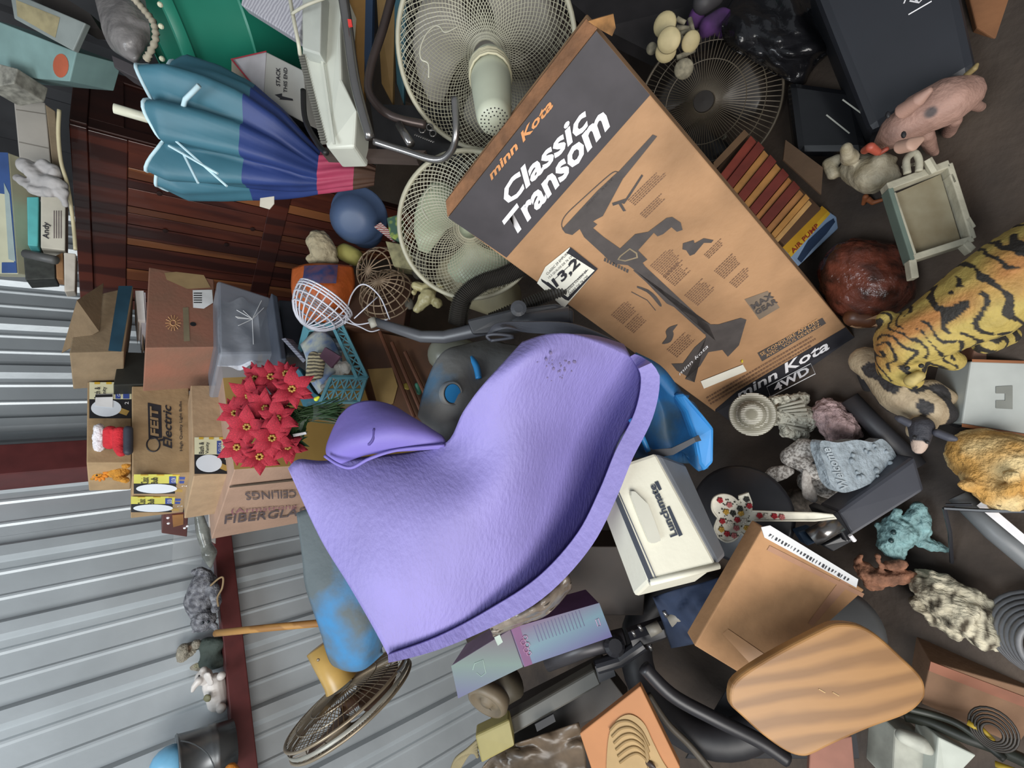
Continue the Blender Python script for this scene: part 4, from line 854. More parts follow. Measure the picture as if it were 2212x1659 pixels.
fst.poly([(604, 215), (634, 218), (633, 214), (610, 208), (610, 202), (594, 205), (606, 213)], INK, st, 'arrow')
b = MB(); b.hexa(PP((500, 128, 1.405), (560, 205, 1.385), (550, 215, 1.41), (500, 160, 1.43)), FW*.04); b.build('flap', mat('tan_side', '#8d8172', .7), st)
# heater with grille
HT = mat('heater_plastic', '#c7c9bd', .45, var=.04)
fh = Face([(652, -30), (706, 318), (768, 318), (748, -30)], (1.15, 1.08, 1.12))
hp = [P(652, -30, 1.16), P(652, 118, 1.13), P(668, 200, 1.11), P(706, 319, 1.07), P(766, 318, 1.07), P(770, 238, 1.06), P(738, 170, 1.08), P(735, 60, 1.10), P(742, -30, 1.12)]
ht = thing('electric_heater', 'white slab heater with vent grille standing beside the chrome tube', 'heater', P(740, 318, 1.1))
MB().hexa(hp, FW*.10).build('housing', HT, ht, bevel=.006)
MB().hexa([P(690, -30, 1.135), P(695, 140, 1.10), P(720, 312, 1.06), P(725, 312, 1.06), P(700, 140, 1.10), P(695, -30, 1.135)], -FW*.004).build('ridge', HT, ht)
MB().hexa([P(652, -30, 1.10), P(652, 105, 1.08), P(692, 118, 1.07), P(695, -30, 1.08)], FW*.06).build('upper_panel', mat('heater_plastic2', '#a9aca4', .5), ht, bevel=.004)
m_ = mat('vent_slot', '#6c6a62', .6)
for k in range(34):
    t = k/33; a = V((648, 118, 0)).lerp(V((696, 305, 0)), t); b = MB(); b.hexa(PP((a.x-4, a.y, 1.125-.05*t), (a.x+8, a.y-1, 1.12-.05*t), (a.x+8, a.y+1.6, 1.12-.05*t), (a.x-4, a.y+2.6, 1.125-.05*t)), FW*.01); b.build('grille_bar', m_, ht)
CORD = mat('white_cord', '#b9b6a4', .6)
b = MB(); b.tube(bez(PP((630, 30, 1.08), (660, 12, 1.05), (705, -5, 1.05)), 5), .0035, 6).tube(bez(PP((625, -10, 1.1), (636, 50, 1.08), (645, 95, 1.08), (648, 118, 1.1)), 5), .0045, 6); b.build('cord', CORD, ht, smooth=True)
b = MB(); b.tube(bez(PP((655, 195, 1.2), (660, 260, 1.18), (690, 315, 1.15), (705, 330, 1.12)), 6), .007, 8); tag(b.build('black_hose', mat('black_rubber', '#1d1a1a', .5), None, smooth=True), 'black rubber hose curving under the white heater', 'hose')
# chrome tube frame
CH = mat('chrome', '#8b8886', .25, .85, var=.1)
cf_ = thing('tube_frame', 'bent chrome tube chair frame between heater and large fan', 'chair frame', P(930, 340, 1.1))
b = MB(); b.tube(bez(PP((738, -30, 1.0), (750, 50, 1.02), (768, 180, 1.04), (800, 300, 1.06)), 6), .0115, 12); b.build('leg', CH, cf_, smooth=True)
b = MB(); b.tube(bez(PP((808, 305, 1.06), (870, 325, 1.06), (940, 345, 1.05), (972, 330, 1.03), (985, 290, 1.0), (982, 210, .98)), 6), .008, 12); b.build('foot_rail', CH, cf_, smooth=True)
DT = mat('dark_tube', '#4a403d', .35, .5)
b = MB(); b.tube(bez(PP((850, -20, 1.1), (828, 60, 1.1), (800, 150, 1.1), (800, 205, 1.1), (845, 250, 1.1), (920, 270, 1.12)), 6), .010, 10); b.build('rear_leg', DT, cf_, smooth=True)
b = MB(); b.tube(PP((862, 270, 1.1), (888, 312, 1.08)), .010, 10); b.build('stub_leg', CH, cf_, smooth=True)
b = MB(); b.hexa(PP((752, 44, 1.0), (760, 45, 1.0), (762, 58, 1.0), (754, 60, 1.0)), -FW*.004); b.build('red_tag', mat('red_tag', '#e0403a', .5), cf_)
b = MB(); b.hexa(PP((686, 318, 1.16), (700, 338, 1.15), (900, 345, 1.15), (920, 325, 1.16)), FW*.03); tag(b.build('brown_strap', mat('brown_strap', '#4f423c', .8), None), 'dark brown slat lying below the heater', 'slat')
for k, (x0, x1, c, l, nm) in enumerate(((752, 785, '#7a5a2a', 'yellow ochre board strip behind the chrome tube', 'ochre_board'), (768, 800, '#1f3550', 'navy blue board leaning behind the chrome tube', 'navy_board'), (812, 848, '#735a32', 'tan board leaning beside the large fan', 'tan_board'), (845, 872, '#2f5560', 'grey-blue board leaning next to the tan board', 'grey_blue_board'))):
    b = MB(); b.hexa(PP((x0, -30, 1.2), (x0+12, 180, 1.25), (x1, 225, 1.25), (x1+6, -30, 1.2)), FW*.02); tag(b.build(nm, mat(nm, c, .7, var=.15), None, bevel=.001), l, 'board')
b = MB(); b.hexa(PP((800, 225, 1.2), (815, 330, 1.2), (1000, 345, 1.2), (985, 230, 1.22)), FW*.05); b.build('black_tray', mat('black_plastic', '#201f20', .35, var=.2, ns=20), None)
tag(bpy.data.objects['black_tray'], 'black plastic tray with metal fittings under the large fan', 'tray')
sp = MB(); sp.tube([P(895+i*1.1, 290+i*.45+2*math.sin(i*1.6), 1.16) for i in range(40)], .0015, 5); tag(sp.build('coil_spring', CH, None, smooth=True), 'small metal spring in the black tray', 'spring')
for q, l_ in (((912, 280), 'small metal ring in the black tray, nearest the coil spring start'), ((935, 288), 'small metal ring in the black tray, nearest the chrome rail'), ((928, 275), 'small metal ring in the black tray, nearest the large fan')):
    c = P(*q, 1.16); sp = MB(); sp.tube([c+(RT*math.cos(a)+UP*math.sin(a))*.008 for a in [k*math.pi/6 for k in range(12)]], .002, 5, closed=True)
    tag(sp.build('metal_ring', CH, None, smooth=True), l_, 'ring', 'metal rings in the black tray')

# ================================================================== fans
WIRE = mat('ivory_wire', '#a8a48f', .45); FB = mat('fan_blade', '#989f88', .4, var=.05); FB2 = mat('fan_blade_dusty', '#8e8980', .5, var=.08, ns=12)
def guard(c, ax, R, dome, n, style, th, name='guard', m=WIRE, r=.0009, rim=.006, r0=.15, a0=0):
    ax = V(ax).normalized(); u, w_ = perp(ax); b = MB()
    def q(rho, th_): return c+ax*dome*(1-(rho/R)**2.2)+(u*math.cos(th_)+w_*math.sin(th_))*rho
    for s_ in ((1, -1) if style == 'diamond' else (0,)):
        for k in range(n):
            t0 = 2*math.pi*k/n+a0; pts = [q(R*(r0+(1-r0)*i/9), t0+s_*1.15*(i/9)) for i in range(10)]
            b.tube(pts, r, 3)
    b.tube([q(R*r0, 2*math.pi*k/24) for k in range(24)], r*1.5, 4, closed=True)
    if style == 'radial': b.tube([q(R*.55, 2*math.pi*k/48) for k in range(48)], r*1.3, 4, closed=True); b.tube([q(R*.8, 2*math.pi*k/48) for k in range(48)], r*1.3, 4, closed=True)
    o = b.build(name, m, th, kind='stuff')
    if rim:
        b = MB(); b.tube([c+(u*math.cos(a)+w_*math.sin(a))*R for a in [2*math.pi*k/64 for k in range(64)]], rim, 8, closed=True); b.build('guard_rim', m, th, smooth=True)
    return o
def blades(c, ax, R, n, th, m=FB, a0=0, wid=.9, pitch=.25):
    ax = V(ax).normalized(); u, w_ = perp(ax)
    for k in range(n):
        a = a0+2*math.pi*k/n; rows_ = []
        for i in range(8):
            t = i/7; rho = R*(.2+.8*t); hw = wid*(.35+.65*math.sin(min(1, t*1.1)*math.pi*.62))*.5*(1 if t < .9 else .8)
            rows_.append([c+(u*math.cos(a+hw*s_+.35*t)+w_*math.sin(a+hw*s_+.35*t))*rho+ax*pitch*R*s_*.35 for s_ in (-1, -.5, 0, .5, 1)])
        b = MB(); b.grid(rows_); b.build('blade', m, th, smooth=True, solid=.002)
    MB().lathe(c-ax*.012, ax, [(0, R*.22), (.03, R*.2), (.034, 0)], 20).build('hub', m, th, smooth=True)
# large fan, back towards us
f1 = thing('large_fan', 'large round white mesh fan seen from behind with wrapped cord', 'fan', P(1052, 130, 1.12))
c = P(1052, 118, 1.08); ax = (EYE-c).normalized()+V((-.15, 0, .05)); ax.normalize()
guard(c, ax, .205, .03, 84, 'diamond', f1, a0=.02); guard(c-ax*.045, -ax, .205, .03, 40, 'diamond', f1, rim=0)
blades(c-ax*.025, ax, .175, 3, f1, FB2, a0=.6, wid=1.7)
mc = P(1058, 148, 1.02); me_ = P(1068, 262, .93); max_ = (me_-mc).normalized(); ln = (me_-mc).length
MB().lathe(mc, max_, [(-.03, .035), (-.005, .045), (0, .047), (.01, .043), (ln*.35, .043), (ln*.9, .036), (ln, .030), (ln, 0)], 32).build('motor_housing', mat('ivory_plastic', '#b5b9a5', .45, var=.06), f1, smooth=True)
vb_ = MB(); u, w_ = perp(max_)
for rr, n_ in ((.012, 10), (.02, 16), (.027, 22)):
    for k in range(n_):
        a = 2*math.pi*k/n_; vb_.ball(me_+(u*math.cos(a)+w_*math.sin(a))*rr, .0017, 5)
vb_.build('vent_holes', BLK, f1, kind='stuff')
b = MB(); pts = []
for k in range(90):
    a = k*2*math.pi/18; pts.append(mc+max_*(.012+.0028*k/9+.003*math.sin(a*.5+1))+(u*math.cos(a)+w_*math.sin(a))*(.048+.003*math.sin(k*.7)))
b.tube(pts, .0028, 6); b.build('wrapped_cord', mat('ivory_cord', '#bdb79b', .6), f1, smooth=True)
b = MB(); b.tube(bez(PP((990, 57, 1.0), (962, 70, 1.0), (950, 58, 1.0), (938, 57, 1.0), (920, 75, 1.0), (908, 105, 1.0), (910, 128, 1.0), (925, 138, 1.0), (926, 168, 1.0)), 6), .0017, 6); b.build('loose_wire', CORD, f1, smooth=True)
# second fan
f2 = thing('mesh_fan', 'round white mesh fan with pale green blades beside the motor carton', 'fan', P(1010, 500, 1.2))
c = P(1015, 492, 1.14); ax = (EYE-c).normalized()+V((0, 0, .05)); ax.normalize()
guard(c, ax, .172, .028, 72, 'diamond', f2); guard(c-ax*.04, -ax, .172, .03, 30, 'diamond', f2, rim=0)
blades(c-ax*.02, ax, .140, 3, f2, mat('pale_green_blade', '#a8b096', .4), a0=2.3, wid=1.6)
b = MB(); b.tube(bez(PP((958, 402, 1.09), (930, 405, 1.09), (915, 425, 1.09), (912, 450, 1.09), (925, 475, 1.09)), 6), .0012, 6); b.build('loose_wire', CORD, f2, smooth=True)
# tilted brown fan by the wall
BW = mat('bronze_wire', '#8a7c68', .35, .5); f3 = thing('bronze_fan', 'tilted bronze wire fan with gold motor by the metal wall', 'fan', P(760, 1500, 1.7))
c = P(755, 1508, 1.58); rdir = (P(868, 1418, 1.56)-P(636, 1612, 1.60)).normalized(); ax = (rdir.cross((EYE-c).normalized())).normalized()
if ax.dot(-UP) > 0: ax = -ax
ax = (ax+(EYE-c).normalized()*.27).normalized()
R3 = (P(872, 1425, 1.56)-P(632, 1605, 1.60)).length/2*.86
guard(c+ax*.008, ax, R3, .035, 72, 'radial', f3, m=BW, r=.0014, rim=.005); guard(c-ax*.03, -ax, R3, .035, 72, 'radial', f3, m=BW, r=.0014, rim=.005)
blades(c-ax*.015, ax, R3*.85, 4, f3, mat('brown_blade', '#4a3427', .4), a0=.3, wid=1.2)
ga = P(738, 1478, 1.56); gb_ = P(692, 1395, 1.58); MB().lathe(ga, gb_-ga, [(0, .055), (.02, .05), ((gb_-ga).length, .048), ((gb_-ga).length, 0)], 24).build('motor_housing', mat('gold_enamel', '#b3904f', .35, var=.08), f3, smooth=True)
MB().ball(P(688, 1425, 1.53), .006, 8).build('knob', BW, f3)
b = MB(); b.tube(bez(PP((858, 1452, 1.5), (870, 1440, 1.5), (880, 1418, 1.5)), 4), .003, 6); b.build('clip', BLK, f3)
b = MB()
u, w_ = perp(ax)
b.lathe(c-ax*.02, ax, [(0, R3), (.012, R3), (.012, R3+.002), (0, R3+.002)], 64); b.build('guard_band', mat('dull_grey_band', '#8d8a80', .4, .3), f3, smooth=True)
# dark desk fan on its back
f4 = thing('dark_fan', 'dusty dark wire fan on a cream base behind the motor carton', 'fan', P(1560, 260, 1.5))
DW_ = mat('dusty_wire', '#5f5648', .5, .2); c = P(1525, 228, 1.42); ax = (EYE-c).normalized()+V((.15, 0, .3)); ax.normalize()
guard(c, ax, .205, .05, 90, 'radial', f4, m=DW_, r=.0012, rim=.004); blades(c-ax*.03, ax, .16, 3, f4, mat('dark_blade', '#302b27', .4, var=.2), a0=1.0, wid=1.5)
MB().lathe(c+ax*.05, ax, [(0, .03), (.008, .028), (.01, 0)], 20).build('hub_cap', mat('dark_blade', '#302b27'), f4)
MB().hexa(PP((1620, 180, 1.50), (1745, 178, 1.5), (1715, 300, 1.48), (1692, 345, 1.47), (1665, 340, 1.47), (1640, 290, 1.48), (1560, 300, 1.5)), FW*.04).build('base', mat('cream_base', '#7d7868', .5, var=.15, ns=15), f4, bevel=.006)

# ================================================================== small things between wardrobe and fans
blob('blue_bowl', [[(770, 455, 1.62, 45), (790, 500, 1.62, 38)], [(740, 470, 1.63, 22)]], mat('slate_blue_plastic', '#3e4f6c', .5, var=.05), None, smooth=8); tag(bpy.data.objects['blue_bowl'], 'slate blue plastic bowl upside down below the umbrella tip', 'bowl')
b = MB(); b.lathe(P(765, 475, 1.5), P(765, 475, 1.5)-P(790, 455, 1.62), [(.036, 0), (.035, .03), (.03, .05), (.0, .078), (-.06, .09), (-.06, .094), (-.065, .094)], 32)
o = b.build('bowl_shell', mat('slate_blue_plastic'), bpy.data.objects['blue_bowl'], smooth=True)
o = blob('straw_hat', [[(690, 525, 1.5, 27), (700, 545, 1.5, 28)], [(672, 560, 1.5, 10), (720, 562, 1.5, 10)]], mat('cream_straw', '#a3967a', .85, bump=.7, bs=60), None, nz=.006, nf=30); tag(o, 'crumpled cream cotton hat lying against the cedar front', 'hat')
o = blob('yellow_cushion', [[(745, 545, 1.55, 20), (765, 555, 1.55, 20)]], mat('dull_yellow', '#9c9550', .8), None); tag(o, 'dull yellow padded bundle beside the cream hat', 'bundle')
fo_ = Face([(634, 572), (640, 672), (760, 690), (766, 570)], (1.46, 1.44, 1.46))
og = thing('orange_bag', 'orange plastic sack with dark blue printed panel under the wire baskets', 'bag', P(700, 680, 1.46))
g = [[(632, 580, 1.5), (665, 570, 1.46), (720, 570, 1.46), (762, 575, 1.5)], [(630, 620, 1.48), (665, 615, 1.42), (720, 615, 1.42), (766, 615, 1.48)], [(638, 660, 1.48), (665, 660, 1.43), (715, 660, 1.43), (755, 655, 1.48)], [(655, 690, 1.5), (680, 695, 1.47), (710, 695, 1.47), (740, 690, 1.5)]]
MB().grid(surf([PP(*r) for r in g], 5)).build('sack', mat('orange_film', '#b85a26', .45, bump=.5, bs=25), og, smooth=True, solid=.004)
g = [[(657, 574, 1.45), (700, 572, 1.43), (730, 572, 1.45)], [(655, 595, 1.42), (695, 595, 1.405), (728, 595, 1.42)], [(650, 612, 1.41), (690, 612, 1.40), (726, 612, 1.41)]]
MB().grid(surf([PP(*r) for r in g], 5)).build('printed_panel', mat('blue_purple_print', '#33406a', .4, ns=40, h2='#6a4a5c'), og, smooth=True)
def basket(name, label, c, R, ax, n, m, r, hoops=(0, .3, .6), depth_=None, dome=1.0, th=None):
    th = th or thing(name, label, 'basket', c); ax = V(ax).normalized(); u, w_ = perp(ax); dp = depth_ or R
    for k in range(n):
        a = math.pi*k/n; pts = [c+(u*math.cos(a)+w_*math.sin(a))*R*math.cos(t)+ax*dp*math.sin(t) for t in [math.pi*i/14 for i in range(15)]]
        b = MB(); b.tube(pts, r, 5); b.build('wire', m, th, smooth=True)
    for h_ in hoops:
        rr = R*math.cos(math.asin(h_)); b = MB(); b.tube([c+(u*math.cos(a)+w_*math.sin(a))*rr+ax*dp*h_ for a in [2*math.pi*k/28 for k in range(28)]], r*1.3, 5, closed=True); b.build('wire_hoop', m, th, smooth=True)
    return th
WW = mat('white_coated_wire', '#c3c3cc', .4); BRW = mat('rusty_wire', '#8a7660', .5, .3)
basket('white_wire_basket', 'white coated wire basket lying on the orange sack', P(705, 645, 1.34), .083, (-.75, .05, .5), 12, WW, .0022, hoops=(0, .08, .16, .35, .6), depth_=.10)
basket('brown_wire_basket', 'rusty brown wire basket nearer the wardrobe', P(825, 590, 1.48), .08, (-.1, -.5, .9), 8, BRW, .002, depth_=.07)
basket('brown_wire_basket', 'rusty brown wire basket nearer the vacuum wand', P(838, 640, 1.42), .085, (.4, -.5, .6), 9, BRW, .002, depth_=.07)
for c_, R_, nm in ((P(825, 585, 1.52), .075, 'liner'), (P(835, 640, 1.47), .08, 'liner')):
    pass
b = MB(); 
lp = thing('wire_loop_hanger', 'thin white wire loops on the brown trunk beside the white basket', 'hanger', P(790, 680, 1.36))
b.tube(bez(PP((745, 700, 1.34), (758, 640, 1.33), (785, 614, 1.33), (820, 640, 1.34), (842, 690, 1.36)), 6), .0022, 6); b.build('wire', WW, lp, smooth=True)
b = MB(); b.tube(bez(PP((745, 680, 1.34), (768, 700, 1.33), (800, 697, 1.33), (838, 690, 1.34)), 6), .002, 6).tube(PP((765, 688, 1.33), (815, 642, 1.34)), .0018, 6); b.build('wire', WW, lp, smooth=True)
b = MB(); b.tube(bez(PP((745, 695, 1.34), (775, 705, 1.33), (800, 716, 1.33), (820, 712, 1.34)), 6), .002, 6); b.build('wire', WW, lp, smooth=True)
fbn = Face([(760, 590), (740, 705), (870, 720), (890, 600)], (1.52, 1.46, 1.55)); cbox('brown_wooden_box', 'brown wooden box under the wire baskets', 'box', fbn, .15, mat('reddish_brown', '#4d3222', .6, var=.2))
fgx = Face([(835, 470), (842, 510), (865, 525), (864, 462)], (1.45, 1.44, 1.45)); cbox('green_print_box', 'small dark green box with fruit print behind the second fan', 'box', fgx, .05, mat('green_fruit', '#3d5a4a', .6, kind='voronoi', ns=60, h2='#8a9a4a'))
b = MB(); b.hexa(PP((808, 490, 1.46), (822, 480, 1.46), (870, 525, 1.46), (862, 532, 1.46)), FW*.01); tag(b.build('striped_cloth', mat('red_white_stripes', '#a8a09a', .8, kind='wave', ns=50, h2='#7a2a2a'), None), 'red and white striped cloth scrap beside the green box', 'cloth')
fbx = Face([(832, 520), (850, 575), (900, 585), (880, 530)], (1.42, 1.42, 1.42)); cbox('printed_paper_box', 'dull printed paper box between basket and second fan', 'box', fbx, .08, mat('old_paper', '#7d7858', .8, var=.25, ns=40))
o = blob('cream_angel_figurine', [[(900, 618, 1.34, 11), (930, 625, 1.34, 13)], [(925, 640, 1.33, 18), (900, 668, 1.34, 8)], [(945, 655, 1.33, 12)], [(895, 632, 1.33, 7)], [(950, 620, 1.34, 9)]], mat('cream_ceramic', '#a59c72', .4, var=.1), None, nz=.004, nf=50); tag(o, 'cream ceramic angel figurine under the second fan', 'figurine')
o = blob('stoneware_jar', [[(960, 765, 1.32, 40), (1000, 770, 1.32, 42)]], mat('grey_green_glaze', '#77776a', .35, var=.1), None, smooth=6); tag(o, 'grey-green glazed jar beside the blue foam wing', 'jar')
o = blob('white_plush', [[(905, 590, 1.45, 14), (900, 560, 1.46, 14)], [(885, 655, 1.4, 12)]], mat('grey_fabric', '#5e5a50', .9, var=.3), None, nz=.006); tag(o, 'dark grey cloth bundle beside the cream angel', 'bundle')

# ================================================================== vacuum wand, hose and cord
VG = mat('vacuum_grey', '#45464a', .35, var=.06)
vw = thing('vacuum_cleaner_wand', 'grey vacuum wand lying across the pile above the purple foam', 'vacuum', P(1020, 700, 1.1))
b = MB(); pts = PP((806, 694, 1.18), (850, 708, 1.16), (910, 727, 1.13), (960, 728, 1.12), (1040, 710, 1.1), (1140, 690, 1.07), (1230, 680, 1.05)); b.tube(pts, [.011, .013, .015, .016, .018, .019, .019], 10, flat=.7); b.build('wand', VG, vw, smooth=True)
b = MB(); b.tube(PP((803, 688, 1.175), (810, 706, 1.175)), .011, 8); b.build('wand_tip', mat('tip_grey', '#8d8a80', .5), vw, smooth=True)
b = MB(); pts = bez(PP((1130, 575, 1.1), (1090, 595, 1.1), (1040, 612, 1.1), (1000, 645, 1.1), (988, 700, 1.12)), 30)
b.tube(pts, [.021+(.003 if i % 2 else -.002) for i in range(len(pts))], 12); b.build('hose', mat('corrugated_hose', '#3a3733', .5, var=.1), vw, smooth=False)
b = MB(); pts = bez(PP((1240, 615, 1.13), (1180, 640, 1.12), (1120, 665, 1.12), (1060, 690, 1.14)), 24); b.tube(pts, [.015+(.002 if i % 2 else -.002) for i in range(len(pts))], 10); b.build('hose', mat('corrugated_hose'), vw)
MB().hexa(PP((1008, 690, 1.08), (1100, 668, 1.06), (1200, 655, 1.05), (1240, 668, 1.05), (1240, 700, 1.05), (1100, 718, 1.07), (1020, 722, 1.08)), FW*.04).build('handle_body', mat('vacuum_dark', '#2b2b2e', .4), vw, bevel=.006)
MB().lathe(P(1120, 668, 1.04), -FW, [(0, .018), (.012, .018), (.014, .01), (.014, 0)], 16).build('knob', VG, vw)
cdm = mat('grey_cord', '#4a4b52', .45)
vc = thing('power_cord', 'looped grey power cord along the top edge of the purple foam', 'cord', P(1150, 720, 1.02))
b = MB()
for k in range(9):
    o_ = k*2.4; b.tube(bez([P(1055+o_*.6, 722-o_*.2, 1.0), P(1075+o_, 700+o_*.4, 1.0-.002*k), P(1140, 697+o_, .99), P(1240, 702+o_*1.2, .98), P(1330, 738+o_, .97)], 6), .0028, 5)
b.build('cord_strands', cdm, vc, smooth=True)
b = MB(); b.tube(bez(PP((1060, 735, .99), (1052, 725, .985), (1075, 722, .98), (1110, 728, .98), (1060, 736, .985)), 5), .0035, 6); b.build('cord_tie', cdm, vc, smooth=True)
# dark bulk of clutter far under everything
o = blob('cream_tub', [[(1000, 600, 1.45, 60), (1080, 640, 1.45, 50)]], mat('cream_dim', '#8d8468', .6), None); tag(o, 'cream plastic tub under the second fan', 'tub')
# ================================================================== floor figurines, right side
def ZP(x, y, z): return Z(x, y, z)
def dz(x, y, z): return depth(Z(x, y, z))
def fig(name, label, x, y, cat='figurine', group=None): return thing(name, label, cat, Z(x, y, 0), group)
def C4(lst):     # (x, y, height above floor, radius px) -> chain
    out = []
    for q in lst:
        if isinstance(q[0], str): out.append(q); continue
        x, y, z, r = q; p = Z(x, y, z); out.append((p, r*depth(p)/FPX))
    return out
# pig
pg2 = fig('pig_figurine', 'pink spotted pig figurine standing beside the black bin', 2000, 250)
pgc = spots('#ad8a7c', [], .3)
def pigc(p, n):
    c = mixc('#a98577', '#8a6a5e', noise.noise(p*25)+.2)
    for x, y, r in ((2068, 245, 16), (2012, 243, 13), (1990, 262, 5)):
        q = Z(x, y, .20); rr = r*depth(q)/FPX
        if (p-q).length < rr*1.25: c = mixc(c, '#4a4040', 2.2*(1.2-(p-q).length/rr))
    return c
blob('body', [C4([(2080, 205, .13, 38), (2040, 222, .15, 50), (1990, 245, .16, 46)]), C4([(1990, 250, .16, 42), (1945, 278, .16, 38), (1915, 302, .14, 22), (1900, 318, .12, 13)]),
   C4([(2062, 260, .1, 14), (2050, 285, .02, 13)]), C4([(2000, 292, .1, 16), (2012, 322, .02, 12)]), C4([(2100, 225, .1, 12), (2118, 232, .03, 10)]), C4([(2000, 305, .08, 12), (2020, 330, .02, 8)])], PAINT, pg2, colf=pigc)
blob('ear', [C4([(1950, 240, .22, 17), (1985, 215, .24, 14), (2010, 194, .25, 6), ('sq', FW, .45)])], mat('pig_pink', '#a07e70', .6), pg2)
blob('ear', [C4([(1945, 318, .22, 15), (1970, 312, .23, 15), (1992, 300, .22, 6), ('sq', FW, .45)])], mat('pig_pink2', '#b3907e', .6), pg2)
for q in ((1952, 291), (1918, 248)): MB().ball(Z(q[0], q[1], .225), .006, 8, sc_=(1.3, .8, .8)).build('eye', BLK, pg2)
blob('tail', [C4([(2088, 162, .15, 6), (2105, 148, .16, 6), (2110, 140, .16, 4)])], mat('pig_tail', '#8c7a50', .6), pg2)
# rooster
rs = fig('rooster_figurine', 'cream hen figurine with red comb between the pig and the white stand', 1870, 380)
def henc(p, n): return mixc('#a39a84', '#84795f', noise.noise(p*40)*1.2+.3)
blob('body', [C4([(1850, 365, .10, 32), (1885, 380, .12, 38), (1915, 375, .12, 22)]), C4([(1835, 340, .16, 18), (1828, 320, .2, 11)]), C4([(1800, 375, .1, 14), (1790, 355, .1, 13), (1808, 345, .1, 12)]), C4([(1900, 350, .14, 20), (1930, 345, .12, 8)]), C4([(1905, 392, .12, 18), (1940, 380, .12, 7)])], PAINT, rs, colf=henc, nz=.002, nf=35)
blob('comb', [C4([(1868, 325, .2, 8), (1880, 318, .22, 10), (1895, 328, .2, 8)]), C4([(1900, 330, .18, 6), (1915, 322, .18, 5)])], mat('comb_red', '#a04a38', .5), rs)
blob('feet', [C4([(1875, 430, .02, 6), (1885, 438, .01, 5), (1905, 432, .01, 4)]), C4([(1870, 425, .03, 6), (1865, 440, .01, 4)])], mat('orange_feet', '#9a5a34', .6), rs)
# white wooden stand
wsn = thing('white_tray_stand', 'weathered white framed wooden tray stand with legs standing on the floor', 'stand', Z(2000, 450, .1))
WS = mat('weathered_white', '#a5a08d', .7, var=.15, ns=14, bump=.3, bs=40); WSD = mat('stained_panel', '#8f8973', .7, var=.3, ns=9, h2='#6f6248'); GE = mat('grey_green_edge', '#5c6a60', .7)
fq = Face([(1925, 405), (1975, 560), (2104, 518), (2052, 352)], (1.02, .99, 1.0))
MB().hexa([fq.at(1940, 410, -.02), fq.at(1980, 545, -.02), fq.at(2090, 512, -.02), fq.at(2045, 365, -.02)], -fq.n*.01).build('panel', WSD, wsn)
def rail(a, b_, w_, name='rail', m=WS, h=.03):
    p, q = V((*a, 0)), V((*b_, 0)); n_ = V((-(q-p).y, (q-p).x, 0)).normalized()*w_/2
    MB().hexa([fq.at(*(v.x, v.y), .0) for v in (p+n_, q+n_, q-n_, p-n_)], -fq.n*h).build(name, m, wsn, bevel=.002)
rail((1918, 402), (2052, 352), 16); rail((1924, 405), (1974, 562), 12, m=GE); rail((2052, 352), (2104, 515), 14); rail((1972, 556), (2104, 514), 14)
rail((1932, 415), (1978, 552), 8, h=.02)
for a, b_ in (((1972, 560), (1978, 600)), ((2085, 520), (2104, 540))):
    rail(a, b_, 17, 'leg', h=.02)
b = MB(); b.tube(bez(PP((1960, 375, 1.0), (1958, 345, 1.0), (1975, 330, 1.0), (1985, 345, 1.0), (1985, 370, 1.0)), 5), .007, 8); b.build('arched_handle', WS, wsn, smooth=True)
b = MB(); b.tube(PP((2002, 345, 1.0), (2018, 372, 1.0)), .009, 6).tube(PP((1950, 360, 1.02), (2000, 350, 1.02)), .004, 6); b.build('peg', WS, wsn)
rail((2090, 470), (2104, 492), 14, 'hinge', h=.035); rail((2055, 375), (2064, 395), 10, 'hinge', h=.035)
# turtle bowl
tt2 = fig('brown_turtle_figurine', 'glossy brown mottled turtle shaped figurine beside the tiger', 1850, 620)
def turc(p, n): return mixc('#6d3a2c', '#35201a', noise.noise(p*45)*2.2+.35)
blob('shell', [C4([(1845, 585, .06, 70), (1890, 620, .06, 72), (1850, 630, .06, 60)]), C4([(1905, 575, .06, 50)])], mat('brown_glaze', '#ffffff', .22, var=.1, ns=40, attr=True, bump=.6, bs=60), tt2, colf=turc, nz=.006, nf=45)
blob('head', [C4([(1845, 685, .08, 22), (1880, 690, .07, 20)])], mat('brown_glaze2', '#5a3520', .4), tt2)
b = MB(); b.hexa([Z(1835, 705, .09), Z(1895, 680, .1), Z(1903, 690, .08), Z(1895, 704, .08), Z(1845, 708, .08)], (0, 0, -.03)); b.build('chipped_base', mat('chipped_clay', '#a5805f', .8), tt2)
